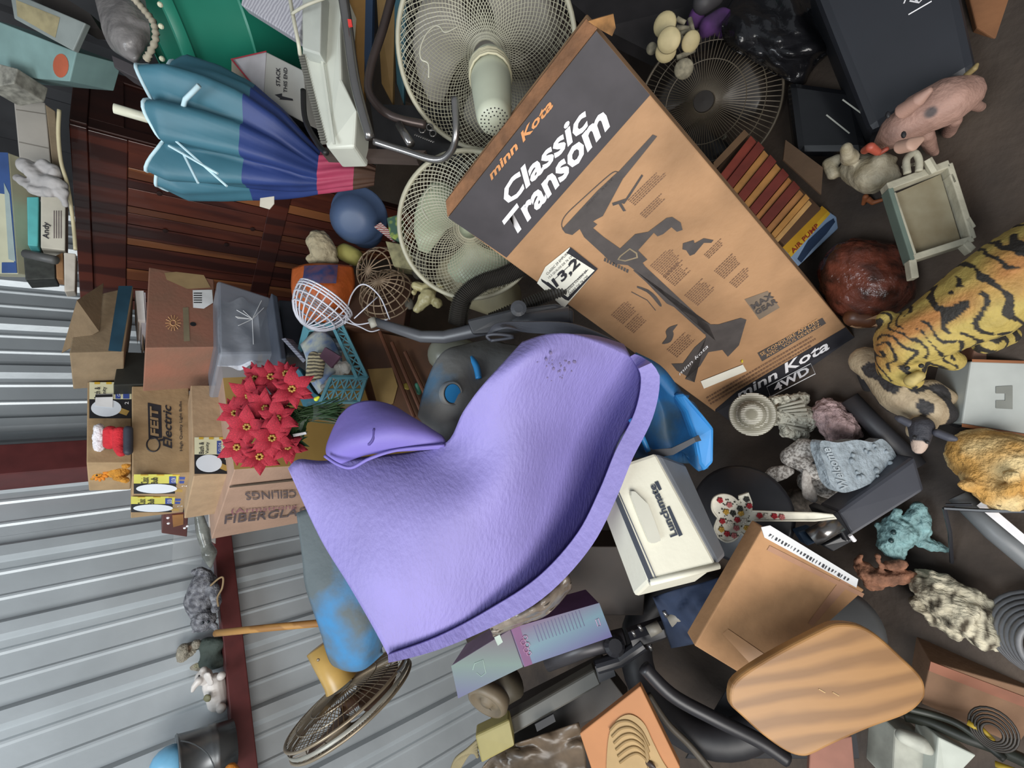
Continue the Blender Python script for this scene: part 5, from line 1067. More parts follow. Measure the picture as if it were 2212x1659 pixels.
# tiger
tg = fig('tiger_figurine', 'yellow and orange tiger figurine with black stripes crawling across the right edge', 2060, 680)
tA, tB = Z(1935, 740, .2), Z(2250, 560, .2); tdir = (tB-tA).normalized(); tside = tdir.cross(V((0, 0, 1))).normalized()
def tigc(p, n):
    s = (p-tA).dot(tdir); t = (p-tA).dot(tside)
    w1 = noise.noise(p*22)*.055
    c = mixc('#b09a52', '#ad7640', 1-abs(t)/.05+noise.noise(p*18)*.6)
    f_ = 46 if s < .05 else 30
    v = math.sin((s+w1*.55+.22*abs(t))*2*math.pi*f_/1.05+noise.noise(p*30)*1.6)
    br = noise.noise(V((p.x*26+9, p.y*26, p.z*26)))
    if v > .52 and br > -.28: return srgb('#26221d')
    return c
blob('body', [C4([(2260, 560, .16, 95), (2190, 600, .18, 92), (2120, 650, .19, 88), (2050, 690, .19, 72), (1990, 725, .2, 62)]), C4([(1985, 725, .2, 62), (1955, 740, .21, 52)]), C4([(1945, 730, .2, 48), (1935, 790, .17, 36), (1950, 810, .16, 26)]), C4([(1915, 690, .21, 20)]), C4([(1960, 790, .17, 34), (1972, 822, .14, 20), ]), C4([(2010, 760, .15, 30), (2060, 780, .1, 22)]), C4([(2130, 740, .14, 26), (2180, 725, .1, 20)])], mat('painted_fine', '#ffffff', .7, var=.12, ns=50, attr=True, bump=.3, bs=150), tg, colf=tigc, vox=.0038)
blob('muzzle', [C4([(1968, 822, .2, 14), (1985, 812, .2, 12)])], mat('tiger_muzzle', '#a5935a', .7, var=.2, ns=50), tg)
for q in ((1960, 795), (1990, 790)): MB().ball(Z(q[0], q[1], .235), .005, 8).build('eye', BLK, tg)
# cow
cw = fig('cow_figurine', 'cream and black cow figurine standing behind the tiger head', 1970, 900)
def cowc(p, n):
    c = mixc('#b3a184', '#8f7c62', noise.noise(p*30)+.2)
    return srgb('#2d2b2c') if noise.noise(p*17+V((3.2, 1.1, .4))) > .08 else c
blob('body', [C4([(1870, 780, .08, 32), (1900, 800, .09, 34), (1950, 850, .1, 48), (2000, 880, .1, 42), (2040, 895, .08, 24)]), C4([(1870, 810, .05, 16), (1875, 835, .02, 12)]), C4([(1890, 815, .05, 14), (1897, 838, .02, 10)]), C4([(2010, 840, .1, 22), (2060, 862, .05, 13)]), C4([(2040, 900, .05, 12), (2068, 915, .02, 10)]), C4([(2000, 910, .12, 24), (1985, 930, .15, 24)])], PAINT, cw, colf=cowc)
hc_ = spots('#3f4048', [(1986, 968, dz(1986, 968, .19), 15, '#c0a898')], .3)
blob('head', [C4([(1990, 922, .16, 24), (1988, 950, .17, 18), (1984, 970, .17, 12)])], PAINT, cw, colf=lambda p, n: srgb('#bba596') if (p-Z(1985, 965, .18)).length < .016 else srgb('#33333a'))
blob('ear', [C4([(1965, 915, .17, 9), (1945, 905, .17, 8), (1938, 902, .17, 5)])], mat('slate_ear', '#44454f', .6), cw); blob('ear', [C4([(2025, 935, .17, 9), (2050, 945, .17, 9), (2062, 948, .17, 6)])], mat('slate_ear'), cw)
for q in ((1975, 945), (2003, 955)): MB().ball(Z(q[0], q[1], .19), .004, 8).build('eye', BLK, cw)
# white metal box and cardboard behind the tiger
fm_ = Face([(2098, 780), (2078, 915), (2260, 945), (2260, 785)], (1.02, 1.02, 1.0))
wm = cbox('white_metal_box', 'white painted metal box with square notch beside the sleeping cat', 'box', fm_, .10, mat('white_enamel', '#aeb2ae', .45, var=.06, ns=12))
fm_.poly([(2150, 835), (2186, 833), (2186, 884), (2150, 882), (2150, 865), (2170, 865), (2170, 850), (2150, 850)], mat('notch_grey', '#7a7c76', .6), wm, 'notch', .0015)
fm_.poly([(2076, 915), (2260, 945), (2260, 952), (2076, 922)], mat('orange_rim', '#8f5a38', .6), wm, 'lower_rim', .002); fm_.poly([(2098, 776), (2260, 781), (2260, 787), (2098, 782)], mat('orange_rim'), wm, 'upper_rim', .002)
fcx = Face([(2110, 745), (2098, 778), (2260, 785), (2260, 690)], (1.05, 1.05, 1.05)); cbox('pinkish_card', 'pinkish brown cardboard under the tiger belly', 'cardboard', fcx, .12, card('#977260'))
# sleeping cat
st_ = fig('sleeping_cat_figurine', 'ginger cream cat figurine curled up asleep at the right edge', 2140, 1010)
blob('body', [C4([(2120, 985, .08, 62), (2180, 1000, .09, 66), (2220, 1040, .08, 50)]), C4([(2120, 1030, .12, 35), (2150, 1060, .13, 36), (2180, 1075, .12, 30)]), C4([(2070, 1046, .17, 5), (2090, 1048, .16, 13), (2115, 1052, .14, 20)]), C4([(2175, 1062, .16, 16), (2200, 1050, .17, 7)]), C4([(2150, 1095, .1, 12), (2160, 1080, .12, 20)]), C4([(2185, 1030, .16, 14), (2195, 1022, .17, 6)])], mat('ginger', '#ffffff', .8, var=.15, ns=60, attr=True, bump=.8, bs=140, stretch=(1, 1, .4)), st_, colf=lambda p, n: mixc('#c9984f', '#e0c690', noise.noise(p*22)*1.3+.45), nz=.003, nf=70)
b = MB(); b.tube(bez([Z(2145, 1085, .15), Z(2160, 1092, .15), Z(2175, 1086, .15)], 4), .0018, 5); b.build('closed_eye', mat('dark_line', '#4a3520', .6), st_)
# hat girl
hg = fig('straw_hat_girl_figurine', 'carved white figurine of a girl in a wide straw hat and ruffled dress', 1680, 890)
ch_ = Z(1625, 895, .17); hax = (EYE-ch_).normalized()+UP*.1; hax.normalize(); rs_ = depth(ch_)/FPX
hatm = mat('carved_straw', '#8a8676', .8)
MB().lathe(ch_, hax, [(-.002, 46*rs_), (.001, 46*rs_), (.002, 38*rs_), (.004, 29*rs_), (.012, 27*rs_), (.020, 22*rs_), (.026, 12*rs_), (.028, 0)], 40).build('hat', hatm, hg, smooth=True, solid=.002)
cv = mat('carved_white', '#c2bfb0', .8, ns=70, h2='#4f4a3c', bump=1, bs=120, lo=.35, hi=.5)
blob('dress', [C4([(1660, 895, .12, 20), (1690, 900, .1, 22), (1735, 905, .06, 30)]), C4([(1690, 870, .1, 14), (1735, 860, .05, 14)]), C4([(1700, 930, .1, 16), (1735, 940, .05, 14)]), C4([(1670, 865, .14, 9), (1700, 858, .12, 8)])], cv, hg, nz=.006, nf=70)
wv = MB(); hu, hw = perp(hax)
for k in range(26):
    y_ = (-1+2*(k+.5)/26); L2_ = math.sqrt(max(0, 1-y_*y_)); pts = []
    for j in range(15):
        x_ = L2_*(-1+2*j/14)*.97; r_ = math.hypot(x_, y_)
        hh = .0022 if r_ > .66 else .0022+.024*min(1, (.66-r_)/.28)**.7
        pts.append(ch_+(hu*x_+hw*y_)*46*rs_+hax*hh)
    wv.tube(pts, .0013, 4)
wv.build('straw_ridges', mat('straw_ridge', '#f0ede2', .7), hg, kind='stuff')
for k in range(8):
    b = MB(); y0 = 866+k*9; b.tube([Z(1678+3*math.sin(k), 880+k*5, .125), Z(1745-(k-4)**2*.8, y0, .09)], [.003, .005], 6); b.build('dress_fold', mat('fold_white', '#b5b2a4', .8), hg, smooth=True)
# hedgehog
o = blob('hedgehog_figurine', [C4([(1790, 895, .05, 34), (1815, 925, .05, 36)]), C4([(1770, 890, .04, 18)]), C4([(1840, 935, .04, 18)]), C4([(1800, 940, .04, 18)])], mat('dusty_pink_stone', '#bfa3a2', .9, ns=55, h2='#8a7473', bump=1, bs=100), None, nz=.008, nf=75); tag(o, 'dusty pink carved shell-like figurine beside the straw hat girl', 'figurine')
# grey cherub
gc = mat('speckled_stone', '#cdc8c2', .9, ns=150, h2='#857f79', bump=.5, bs=150, lo=.42, hi=.56)
ch2 = fig('stone_rabbit_figurine', 'speckled pale stone rabbit figurine with long ears beside the Welcome stone', 1720, 1030)
blob('body', [C4([(1738, 968, .10, 22), (1712, 988, .10, 24), (1735, 995, .10, 24)]), C4([(1735, 1000, .11, 20), (1752, 1012, .11, 20), (1765, 1025, .11, 13)]), C4([(1750, 1040, .06, 26), (1790, 1055, .05, 22)])], gc, ch2, nz=.002, nf=60)
blob('ear', [C4([(1652, 1035, .12, 9), (1672, 1025, .12, 18), (1692, 1020, .12, 16), (1710, 1018, .12, 7), ('sq', FW, .5)])], gc, ch2)
blob('ear', [C4([(1742, 1022, .13, 10), (1742, 1045, .13, 12), (1748, 1065, .12, 16), (1758, 1078, .12, 9), ('sq', FW, .5)])], mat('pale_stone', '#cbc5bf', .85, ns=120, h2='#a39c96', bump=.4, bs=150), ch2)
blob('base', [C4([(1725, 1080, .03, 26), (1765, 1090, .02, 28), (1805, 1085, .01, 24)])], mat('dark_stone', '#6a625a', .9, ns=100, h2='#3f3a35'), ch2, nz=.004)
for q in ((1758, 1000),): MB().ball(Z(q[0], q[1], .135), .004, 8).build('eye', BLK, ch2)
# welcome stone
wl = thing('welcome_stone', 'blue-grey carved stone plaque reading Welcome with flowers', 'plaque', Z(1850, 1010, .02))
fw = Face([(1775, 950), (1800, 1062), (1935, 1020), (1900, 950)], (1.10, 1.10, 1.12))
rnd = random.Random(5); out = [(1772, 975), (1775, 952), (1810, 956), (1850, 950), (1885, 955), (1905, 948), (1925, 965), (1938, 990), (1940, 1020), (1910, 1032), (1880, 1045), (1850, 1058), (1818, 1064), (1795, 1045), (1785, 1015)]
SLT = mat('slate_blue_stone', '#8d979e', .8, var=.15, ns=30, bump=.8, bs=70)
fw.poly([(q.x, q.y) for q in bez([V((*p, 0)) for p in out+[out[0]]], 4)][:-1], SLT, wl, 'slab', 0, thick=.03)
fw.text('Welcome', (1832, 1052), (1790, 965), (1814, 1058), mat('light_carving', '#a5aeb4', .8), wl, bold=.02, shear=.3, off=.003)
for k in range(16):
    x, y = rnd.uniform(1835, 1925), rnd.uniform(960, 1035); MB().ball(fw.at(x, y, .002), rnd.uniform(.004, .008), 8, sc_=(1, 1, .7)).build('carved_flower', SLT, wl, smooth=True)
# key plaque
kp = thing('key_plaque', 'white key-shaped plaque covered in moulded red and yellow flowers', 'plaque', P(1600, 1120, 1.2))
fk2 = Face([(1535, 1070), (1560, 1170), (1660, 1160), (1620, 1065)], (1.12, 1.12, 1.10))
outl = [(1545, 1105), (1535, 1090), (1540, 1074), (1560, 1068), (1585, 1075), (1600, 1090), (1602, 1070), (1620, 1066), (1624, 1085), (1622, 1104), (1700, 1108), (1760, 1108), (1800, 1112), (1808, 1120), (1760, 1125), (1700, 1122), (1630, 1122), (1628, 1140), (1635, 1160), (1622, 1172), (1612, 1155), (1600, 1150), (1588, 1166), (1568, 1170), (1552, 1160), (1545, 1140), (1550, 1120)]
KW = mat('ivory_resin', '#cfcbbb', .5, var=.1, ns=40)
head_ = bl([(1550, 1118), (1538, 1100), (1540, 1078), (1558, 1068), (1580, 1072), (1598, 1088)], 4)
headb = bl([(1600, 1150), (1588, 1165), (1568, 1170), (1550, 1158), (1543, 1140), (1550, 1120)], 4)
outl = head_+[(1596, 1072), (1616, 1065), (1623, 1085), (1624, 1104), (1700, 1107), (1760, 1108), (1798, 1112), (1806, 1119), (1760, 1124), (1700, 1124), (1630, 1124), (1630, 1145), (1635, 1162), (1622, 1172), (1610, 1158)]+headb[:-1]
fk2.poly(outl, KW, kp, 'key_plate', 0, thick=.008)
b = MB(); b.tube([fk2.at(*p, .001) for p in outl], .0025, 6, closed=True); b.build('raised_border', KW, kp, smooth=True)
rnd = random.Random(8)
fcol = [('red_flower', '#a3222c'), ('pink_flower', '#b56a68'), ('yellow_flower', '#b8923a'), ('black_leaf', '#2a2a26'), ('red_flower', '#a3222c'), ('white_flower', '#d0cabd')]
pos = [(1555, 1080), (1575, 1090), (1568, 1105), (1583, 1108), (1592, 1122), (1575, 1130), (1560, 1125), (1590, 1140), (1600, 1108), (1612, 1078), (1618, 1092), (1606, 1125), (1570, 1152), (1585, 1156), (1558, 1143), (1625, 1150), (1640, 1113), (1655, 1114), (1672, 1114), (1688, 1116), (1612, 1140), (1598, 1098)]
for k, (x, y) in enumerate(pos):
    nm, hx = fcol[k % 6]; c = fk2.at(x, y, .003); u, w_ = perp(fk2.n); b = MB()
    b.ball(c+fk2.n*.001, .0025, 6)
    for j in range(5): a = j*1.257; b.ball(c+(u*math.cos(a)+w_*math.sin(a))*.0042, .0036, 6, sc_=(1, 1, .8))
    b.build('flower', mat(nm, hx, .5), kp, smooth=True)
b = MB()
for k in range(60):
    x = rnd.uniform(1552, 1620); y = rnd.uniform(1078, 1160); c = fk2.at(x, y, .002); b.ball(c, rnd.uniform(.0012, .0024), 5)
b.build('leaf_relief', mat('dark_speck', '#3b3a30', .6), kp, kind='stuff')
# round black base, black vacuum, frog etc
BKP = mat('black_satin', '#2c2c30', .35, var=.15, ns=10); BKM = mat('black_plastic2', '#232327', .3, var=.1)
b = MB(); c = P(1600, 1110, 1.26); b.lathe(c, (EYE-c).normalized()+V((0, .2, .3)), [(-.03, .125), (.005, .13), (.012, .12), (.02, .08), (.04, .03), (.042, 0)], 40); tag(b.build('round_fan_base', BKP, None, smooth=True), 'round black fan base under the flowered key plaque', 'base')
vcq = thing('upright_vacuum', 'black upright vacuum body with chrome tube lying on the floor', 'vacuum', Z(1880, 1080, .05))
q = [P(1808, 1105, 1.12), P(1840, 1160, 1.10), P(2000, 1060, 1.06), P(1978, 985, 1.08)]
MB().hexa(q, FW*.07).build('housing', mat('slate_plastic', '#3e3f46', .35, var=.06), vcq, bevel=.008)
MB().hexa(PP((1796, 1112, 1.11), (1830, 1172, 1.09), (1846, 1162, 1.09), (1812, 1104, 1.11)), FW*.09).build('collar', BKM, vcq, bevel=.004)
b = MB(); b.tube(PP((1752, 1162, 1.12), (1812, 1128, 1.10)), .021, 16); b.build('chrome_tube', CH, vcq, smooth=True)
b = MB(); b.hexa(PP((1775, 1178, 1.12), (1800, 1192, 1.11), (1850, 1166, 1.10), (1836, 1150, 1.10)), FW*.03); b.build('latch', BKM, vcq, bevel=.003)
b = MB(); b.tube(PP((1836, 1156, 1.08), (1846, 1168, 1.08)), .005, 8); b.build('pin', WHITE, vcq)
q = PP((1725, 1150, 1.14), (1745, 1180, 1.13), (1770, 1170, 1.13), (1758, 1140, 1.14)); MB().hexa(q, FW*.03).build('blue_clip', mat('navy_plastic', '#24405c', .4), vcq, bevel=.003)
b = MB(); b.tube([P(1835, 860, 1.2), P(1900, 930, 1.17), P(1975, 1010, 1.13)], [.022, .024, .028], 12); b.build('handle_tube', mat('dark_grey_tube', '#2f2f33', .5), vcq, smooth=True)
fgm = mat('teal_resin', '#789a9b', .6, var=.25, ns=40, bump=.8, bs=90)
fr2 = fig('blue_dragon_figurine', 'pale teal lizard figurine sprawled behind the black vacuum body', 1960, 1160)
blob('body', [C4([(1945, 1145, .06, 34), (1925, 1175, .06, 26), (1940, 1195, .06, 16)]), C4([(1965, 1125, .06, 14), (1985, 1095, .05, 12), (1998, 1130, .05, 13), (1990, 1160, .04, 13)]), C4([(1965, 1160, .05, 12), (2005, 1175, .04, 13), (2045, 1188, .02, 7)]), C4([(1930, 1125, .07, 12), (1940, 1105, .07, 7)]), C4([(1905, 1150, .07, 8), (1898, 1135, .07, 6)])], fgm, fr2, nz=.005, nf=60)
for q_ in ((1930, 1150), (1925, 1168)): MB().ball(Z(q_[0], q_[1], .10), .006, 8).build('eye', mat('dark_teal', '#23383a', .3), fr2)
o = blob('lizard_figurine', [C4([(1860, 1225, .1, 14), (1880, 1245, .1, 20), (1910, 1250, .09, 18), (1945, 1245, .08, 17), (1972, 1245, .07, 10)]), C4([(1855, 1215, .1, 8), (1860, 1200, .11, 5)]), C4([(1880, 1262, .07, 14), (1900, 1262, .06, 10)]), C4([(1905, 1230, .1, 5), (1895, 1200, .12, 4)]), C4([(1920, 1222, .1, 10), (1950, 1218, .08, 10)])], mat('rust_clay', '#8a5f48', .8, var=.3, ns=30, bump=.6, bs=80), None, nz=.004, nf=60); tag(o, 'rusty clay lizard figurine at the corner of the labelled carton', 'figurine')
# driftwood fish plaque
def drc(p, n): return mixc('#d0c7ae', '#4a4133', noise.noise(V((p.x*40, p.y*90, p.z*40)))*2.2+.1)
o = blob('carved_driftwood', [C4([(1995, 1260, .06, 28), (2030, 1285, .07, 38), (2080, 1325, .07, 44), (2120, 1360, .06, 38), (2150, 1385, .04, 22)]), C4([(2020, 1245, .07, 14), (2080, 1280, .07, 22), (2130, 1310, .06, 20)]), C4([(1985, 1300, .04, 18), (2060, 1360, .03, 18)])], mat('bleached_wood', '#ffffff', .9, var=.2, ns=60, attr=True, bump=1, bs=110, stretch=(1, .4, 1)), None, colf=drc, nz=.01, nf=42); tag(o, 'bleached carved driftwood-like figurine on the dark floor', 'figurine')
gq = thing('grey_wire_coil', 'grey ribbed coil at the right edge beside the driftwood', 'coil', Z(2250, 1400, 0))
for k in range(7):
    b = MB(); c = Z(2262, 1375, .06); b.tube([c+V((math.cos(a)*(.085-.006*k), math.sin(a)*(.085-.008*k), .012*k)) for a in [2*math.pi*j/30 for j in range(30)]], .006, 6, closed=True); b.build('loop', mat('grey_cable', '#6e6e70', .5, var=.2), gq, smooth=True)
b = MB(); b.tube([Z(2070, 1070, .08), Z(2150, 1150, .08), Z(2260, 1240, .08)], .021, 14); o = tag(b.build('grey_pipe', mat('grey_pipe', '#6d7072', .45), None, smooth=True), 'grey pipe with white label strip running off the right edge', 'pipe')
b = MB(); b.hexa([Z(2110, 1092, .105), Z(2216, 1180, .105), Z(2222, 1162, .10), Z(2125, 1080, .10)], (0, 0, .002)); b.build('label_strip', WHITE, o)
b = MB(); b.tube([Z(2040, 1098, .12), Z(2052, 1150, .08), Z(2056, 1215, .02)], .004, 6).tube([Z(2040, 1098, .12), Z(2110, 1102, .12), Z(2215, 1105, .12)], .004, 6).tube([Z(2044, 1090, .12), Z(2100, 1090, .13)], .003, 6); tag(b.build('black_wire_stand', BKP, None), 'thin black bent wire stand behind the sleeping cat', 'stand')

# ================================================================== top right: bin, black bags, mushrooms, puzzle carton, pump box
fbn2 = Face([(1765, -20), (1860, 300), (2110, 215), (2070, -20)], (1.02, 1.10, 1.0))
BIN = mat('black_bin', '#26282e', .45, var=.08, ns=4)
bn = cbox('black_storage_bin', 'large black plastic bin with white scribbled lettering behind the pig', 'bin', Face([(1740, -60), (1880, 290), (2115, 150), (2070, -60)], (1.12, 1.10, .98)), .2, BIN, bevel=.02)
fbn2 = Face([(1740, -60), (1880, 290), (2115, 150), (2070, -60)], (1.12, 1.10, .98))
b = MB()
for pts in (((1952, 8), (1957, -4)), ((1962, 32), (2012, 3)), ((1965, 2), (1985, 6), (1998, -8)), ((1975, -4), (1982, 5))): b.tube([fbn2.at(*p, .001) for p in pts], .0016, 4)
b.build('white_scribble', WHITE, bn)
b = MB(); b.tube(PP((1820, 215, 1.12), (1868, 250, 1.12)), .0015, 4).tube(PP((1785, 248, 1.14), (1835, 288, 1.14)), .0015, 4)
bt2 = cbox('black_tote', 'low black glossy tote beside the open puzzle carton', 'tote', Face([(1700, 170), (1720, 330), (1880, 330), (1850, 190)], (1.28, 1.26, 1.20)), .1, mat('gloss_black', '#191a1d', .2), bevel=.02)
b.build('painted_glint', mat('glint_paint', '#8f928c', .3), bt2)  # pale lines painted as glints on the glossy tote
cbox('orange_brown_carton', 'open orange-brown cardboard carton at the upper right corner', 'box', Face([(2085, -40), (2110, 60), (2250, 150), (2250, -40)], (1.05, 1.05, 1.0)), .02, card('#7c5334'))
def crumple(name, label, rows_, m, amp=.02, f_=14, cat='bag'):
    g = surf([PP(*r) for r in rows_], 8); g = [[p+(EYE-p).normalized()*amp*(abs(noise.noise(p*f_))*2-.5+.5*abs(noise.noise(p*f_*2.4))) for p in r] for r in g]
    return tag(MB().grid(g).build(name, m, None, smooth=True, solid=.003), label, cat)
BAGM = mat('black_bag_film', '#1d1d20', .22, var=.2, bump=.5, bs=22)
crumple('black_bin_bag', 'shiny crumpled black plastic bag at the top edge beside the bin', [[(1560, 40, 1.35), (1600, -20, 1.33), (1680, -30, 1.28), (1770, -30, 1.28)], [(1560, 70, 1.32), (1620, 60, 1.25), (1700, 60, 1.22), (1790, 40, 1.26)], [(1575, 100, 1.32), (1640, 110, 1.24), (1720, 110, 1.2), (1815, 90, 1.26)], [(1620, 130, 1.36), (1670, 145, 1.27), (1730, 140, 1.25), (1780, 125, 1.3)], [(1690, 170, 1.38), (1710, 178, 1.3), (1735, 182, 1.3), (1750, 160, 1.34)]], BAGM, .05, 13)
b = MB(); b.hexa(PP((1180, -40, 1.5), (1300, 60, 1.45), (1420, 120, 1.48), (1620, 60, 1.48), (1700, -40, 1.45)), FW*.05); tag(b.build('dark_tarp', mat('dark_cloth', '#211e20', .8, var=.3), None), 'very dark cloth heap behind the mushroom figurines', 'cloth')
o = blob('purple_cloth', [[(1530, 60, 1.36, 20), (1555, 45, 1.35, 22), (1560, 70, 1.36, 16)], [(1505, 40, 1.38, 20)]], mat('purple_velvet', '#5a3070', .9, h2='#33203e'), None, nz=.008, nf=25); tag(o, 'scrap of purple cloth beside the mushroom figurines', 'cloth')
o = blob('dark_jug', [[(1520, 5, 1.34, 24), (1540, -10, 1.34, 26)]], mat('dull_grey2', '#3c3a3c', .6), None); tag(o, 'dull dark jug at the top edge above the purple cloth', 'jug')
ms = thing('mushroom_cluster_figurine', 'cluster of cream mushroom figurines on wire stems before the dark cloth', 'figurine', P(1455, 120, 1.4))
MC = mat('mushroom_cream', '#bdae84', .6, var=.08, ns=25); MCD = mat('mushroom_grey', '#8d8672', .8, var=.25, ns=60)
def cap(x, y, d_, r, tilt, m_=MC):
    c = P(x, y, d_); a = ((EYE-c).normalized()+RT*tilt[0]+UP*tilt[1]).normalized(); R_ = r*d_/FPX
    MB().lathe(c, a, [(-.006, R_*.2), (-.004, R_*.9), (0, R_), (.004, R_*.93), (.008, R_*.6), (.010, 0)], 24).build('cap', m_, ms, smooth=True)
cap(1436, 53, 1.3, 25, (.3, .3)); cap(1445, 87, 1.27, 25, (0, .2)); cap(1438, 112, 1.31, 22, (-.6, .1)); cap(1492, 90, 1.3, 21, (-.2, -.5)); cap(1477, 149, 1.3, 20, (0, 0), MCD); cap(1408, 105, 1.36, 12, (0, .3), MCD)
b = MB()
for p, q in (((1460, 60), (1488, 62)), ((1470, 80), (1486, 100)), ((1462, 125), (1500, 108)), ((1490, 40), (1500, 85)), ((1462, 40), (1480, 50)), ((1440, 85), (1490, 66))): b.tube([P(*p, 1.32), P(*q, 1.32)], .007, 8)
b.build('stems', MCD, ms, smooth=True)
# open carton of puzzles / game boxes
fo1 = Face([(1612, 285), (1545, 370), (1695, 530), (1775, 450)], (1.30, 1.28, 1.24))
oc = cbox('open_book_carton', 'open brown carton holding a tight row of red and orange boxed books', 'box', fo1, .14, card('#4a3423'))
cl2 = [('#7d3426', 1), ('#6a2a20', 1), ('#a5753f', .8), ('#6e2c22', 1), ('#ab7a42', .8), ('#6b2b23', 1), ('#a06c3c', .6), ('#63281f', 1), ('#9a6a3e', .7), ('#a8793f', .6), ('#b08a55', .5)]
aF = Face([(1622, 292), (1555, 378), (1680, 525), (1755, 440)], (1.27, 1.25, 1.21)); tot = sum(w_ for _, w_ in cl2); t = 0
names = ['topmost red-brown', 'second, dark red', 'third, orange', 'fourth, dark red', 'fifth, pale orange', 'sixth, dark red', 'seventh, slim orange', 'eighth, deep red', 'ninth, slim tan', 'tenth, slim ochre', 'last, slim pale tan']
for k, (c_, w_) in enumerate(cl2):
    t0, t1 = t/tot, (t+w_*.94)/tot; t += w_; e = .006*(k % 2)
    g_ = lambda u, v: aF.p[0].lerp(aF.p[3], u).lerp(aF.p[1].lerp(aF.p[2], u), v)+aF.n*e
    b = MB(); b.hexa([g_(t0, 0), g_(t1, 0), g_(t1, 1), g_(t0, 1)], -aF.n*.12)
    tag(b.build('boxed_book', mat('book_'+c_.strip('#'), c_, .6, var=.1, ns=20), None, bevel=.0015), names[k]+' boxed book in the open carton, counted from the fan end', 'book', 'boxed books in the open carton')
b = MB(); b.hexa(PP((1697, 302, 1.22), (1778, 362, 1.18), (1774, 420, 1.18), (1692, 345, 1.22)), FW*.004); b.build('flap', card('#4b3826'), oc)
b = MB(); b.hexa(PP((1608, 280, 1.26), (1542, 350, 1.26), (1540, 372, 1.26), (1618, 290, 1.26)), FW*.004); b.build('flap', card('#5d452e'), oc)
fpb = Face([(1775, 445), (1690, 535), (1725, 575), (1825, 480)], (1.27, 1.25, 1.27))
pmb = cbox('pump_box', 'yellow and blue air pump box beside the open book carton', 'box', fpb, .12, mat('sky_print', '#7f97b5', .5, var=.1, ns=14))
fpb.poly([(1775, 445), (1690, 535), (1702, 548), (1788, 456)], mat('yellow_band', '#b58a24', .5), pmb, 'yellow_band', .001)
fpb.poly([(1788, 456), (1793, 462), (1708, 556), (1702, 548)], mat('yellow_band2', '#c9a32c', .5), pmb, 'yellow_stripe', .001)
fpb.text('AIR PUMP', (1712, 549), (1768, 490), (1706, 542), mat('dark_red_ink', '#8a2c1c', .6), pmb, off=.003, bold=.02)
fpb.poly([(1722, 560), (1745, 520), (1785, 482), (1800, 472), (1803, 480), (1785, 505), (1752, 540), (1730, 568)], mat('navy_picture', '#1f3350', .5), pmb, 'pump_picture', .0015)

# ================================================================== lower middle: gradient cartons, trolley, cushions
def grad(name, a, b_, c_, ax):
    m = bpy.data.materials.new(name); m.use_nodes = True; N = m.node_tree.nodes; L = m.node_tree.links; tc = N.new('ShaderNodeTexCoord'); sx = N.new('ShaderNodeSeparateXYZ'); r = N.new('ShaderNodeValToRGB')
    L.new(tc.outputs['Generated'], sx.inputs[0]); L.new(sx.outputs[ax], r.inputs[0]); r.color_ramp.elements[0].color = (*srgb(a), 1); r.color_ramp.elements[1].color = (*srgb(c_), 1); e = r.color_ramp.elements.new(.5); e.color = (*srgb(b_), 1)
    L.new(r.outputs[0], N['Principled BSDF'].inputs['Base Color']); N['Principled BSDF'].inputs['Roughness'].default_value = .5; return m
fg1 = Face([(975, 1438), (990, 1508), (1130, 1440), (1102, 1360)], (1.26, 1.26, 1.20))
gbx = cbox('pastel_gradient_box', 'box printed in pale green to mauve gradient with faint cup picture', 'box', fg1, .10, mat('mauve_card', '#85708c', .6))
MB().face([fg1.at(*q) for q in fg1.q]).build('gradient_print', grad('pastel_gradient', '#63505c', '#6b7a74', '#605f7c', 0), gbx)
b = MB(); b.tube([fg1.at(*p, .002) for p in ((1022, 1446), (1026, 1432), (1044, 1424), (1050, 1452), (1040, 1460), (1030, 1452))], .0009, 4); b.build('cup_picture', mat('pale_line', '#9ab0a5', .6), gbx)
fg1.poly([(1068, 1376), (1080, 1370), (1087, 1386), (1076, 1394)], mat('pale_sticker', '#a9b5aa', .6), gbx, 'sticker', .002)
fg2 = Face([(1103, 1357), (1132, 1440), (1322, 1375), (1294, 1302)], (1.17, 1.17, 1.22))
gb2 = cbox('purple_gradient_box', 'box printed in magenta to blue gradient with small lettering', 'box', fg2, .10, mat('plum_card', '#6a4a75', .6))
MB().face([fg2.at(*q) for q in fg2.q]).build('gradient_print', grad('plum_gradient', '#5f3a62', '#577684', '#4a4376', 0), gb2)
MB().face([fg2.at(*q, .0016) for q in ((1104, 1358), (1133, 1440), (1150, 1434), (1122, 1352))]).build('magenta_band', mat('magenta_print', '#642e62', .5), gb2)
mat('pink_foil', '#c08fae', .4)
for (x, y, r_) in ((1134, 1376, 5), (1130, 1386, 6), (1138, 1392, 6), (1136, 1402, 6), (1142, 1410, 5)):
    b = MB(); b.tube([fg2.at(x+r_*math.cos(a), y+r_*math.sin(a), .003) for a in [k*1.05 for k in range(6)]], .0009, 4, closed=True); b.build('foil_lettering', MATS['pink_foil'], gb2)
for k in range(14): 
    x = 1152+k*7.5; y = 1352-k*2.6; fg2.poly([(x, y), (x+12, y+34), (x+13.2, y+33.6), (x+1.2, y-.4)], mat('plum_ink', '#4d4a70', .6), gb2, 'text_line', .002)
b = MB(); b.tube([fg2.at(*p, .002) for p in ((1286, 1338), (1292, 1335), (1297, 1350), (1291, 1352))], .0008, 4, closed=True); b.build('icon', mat('pink_foil'), gb2)
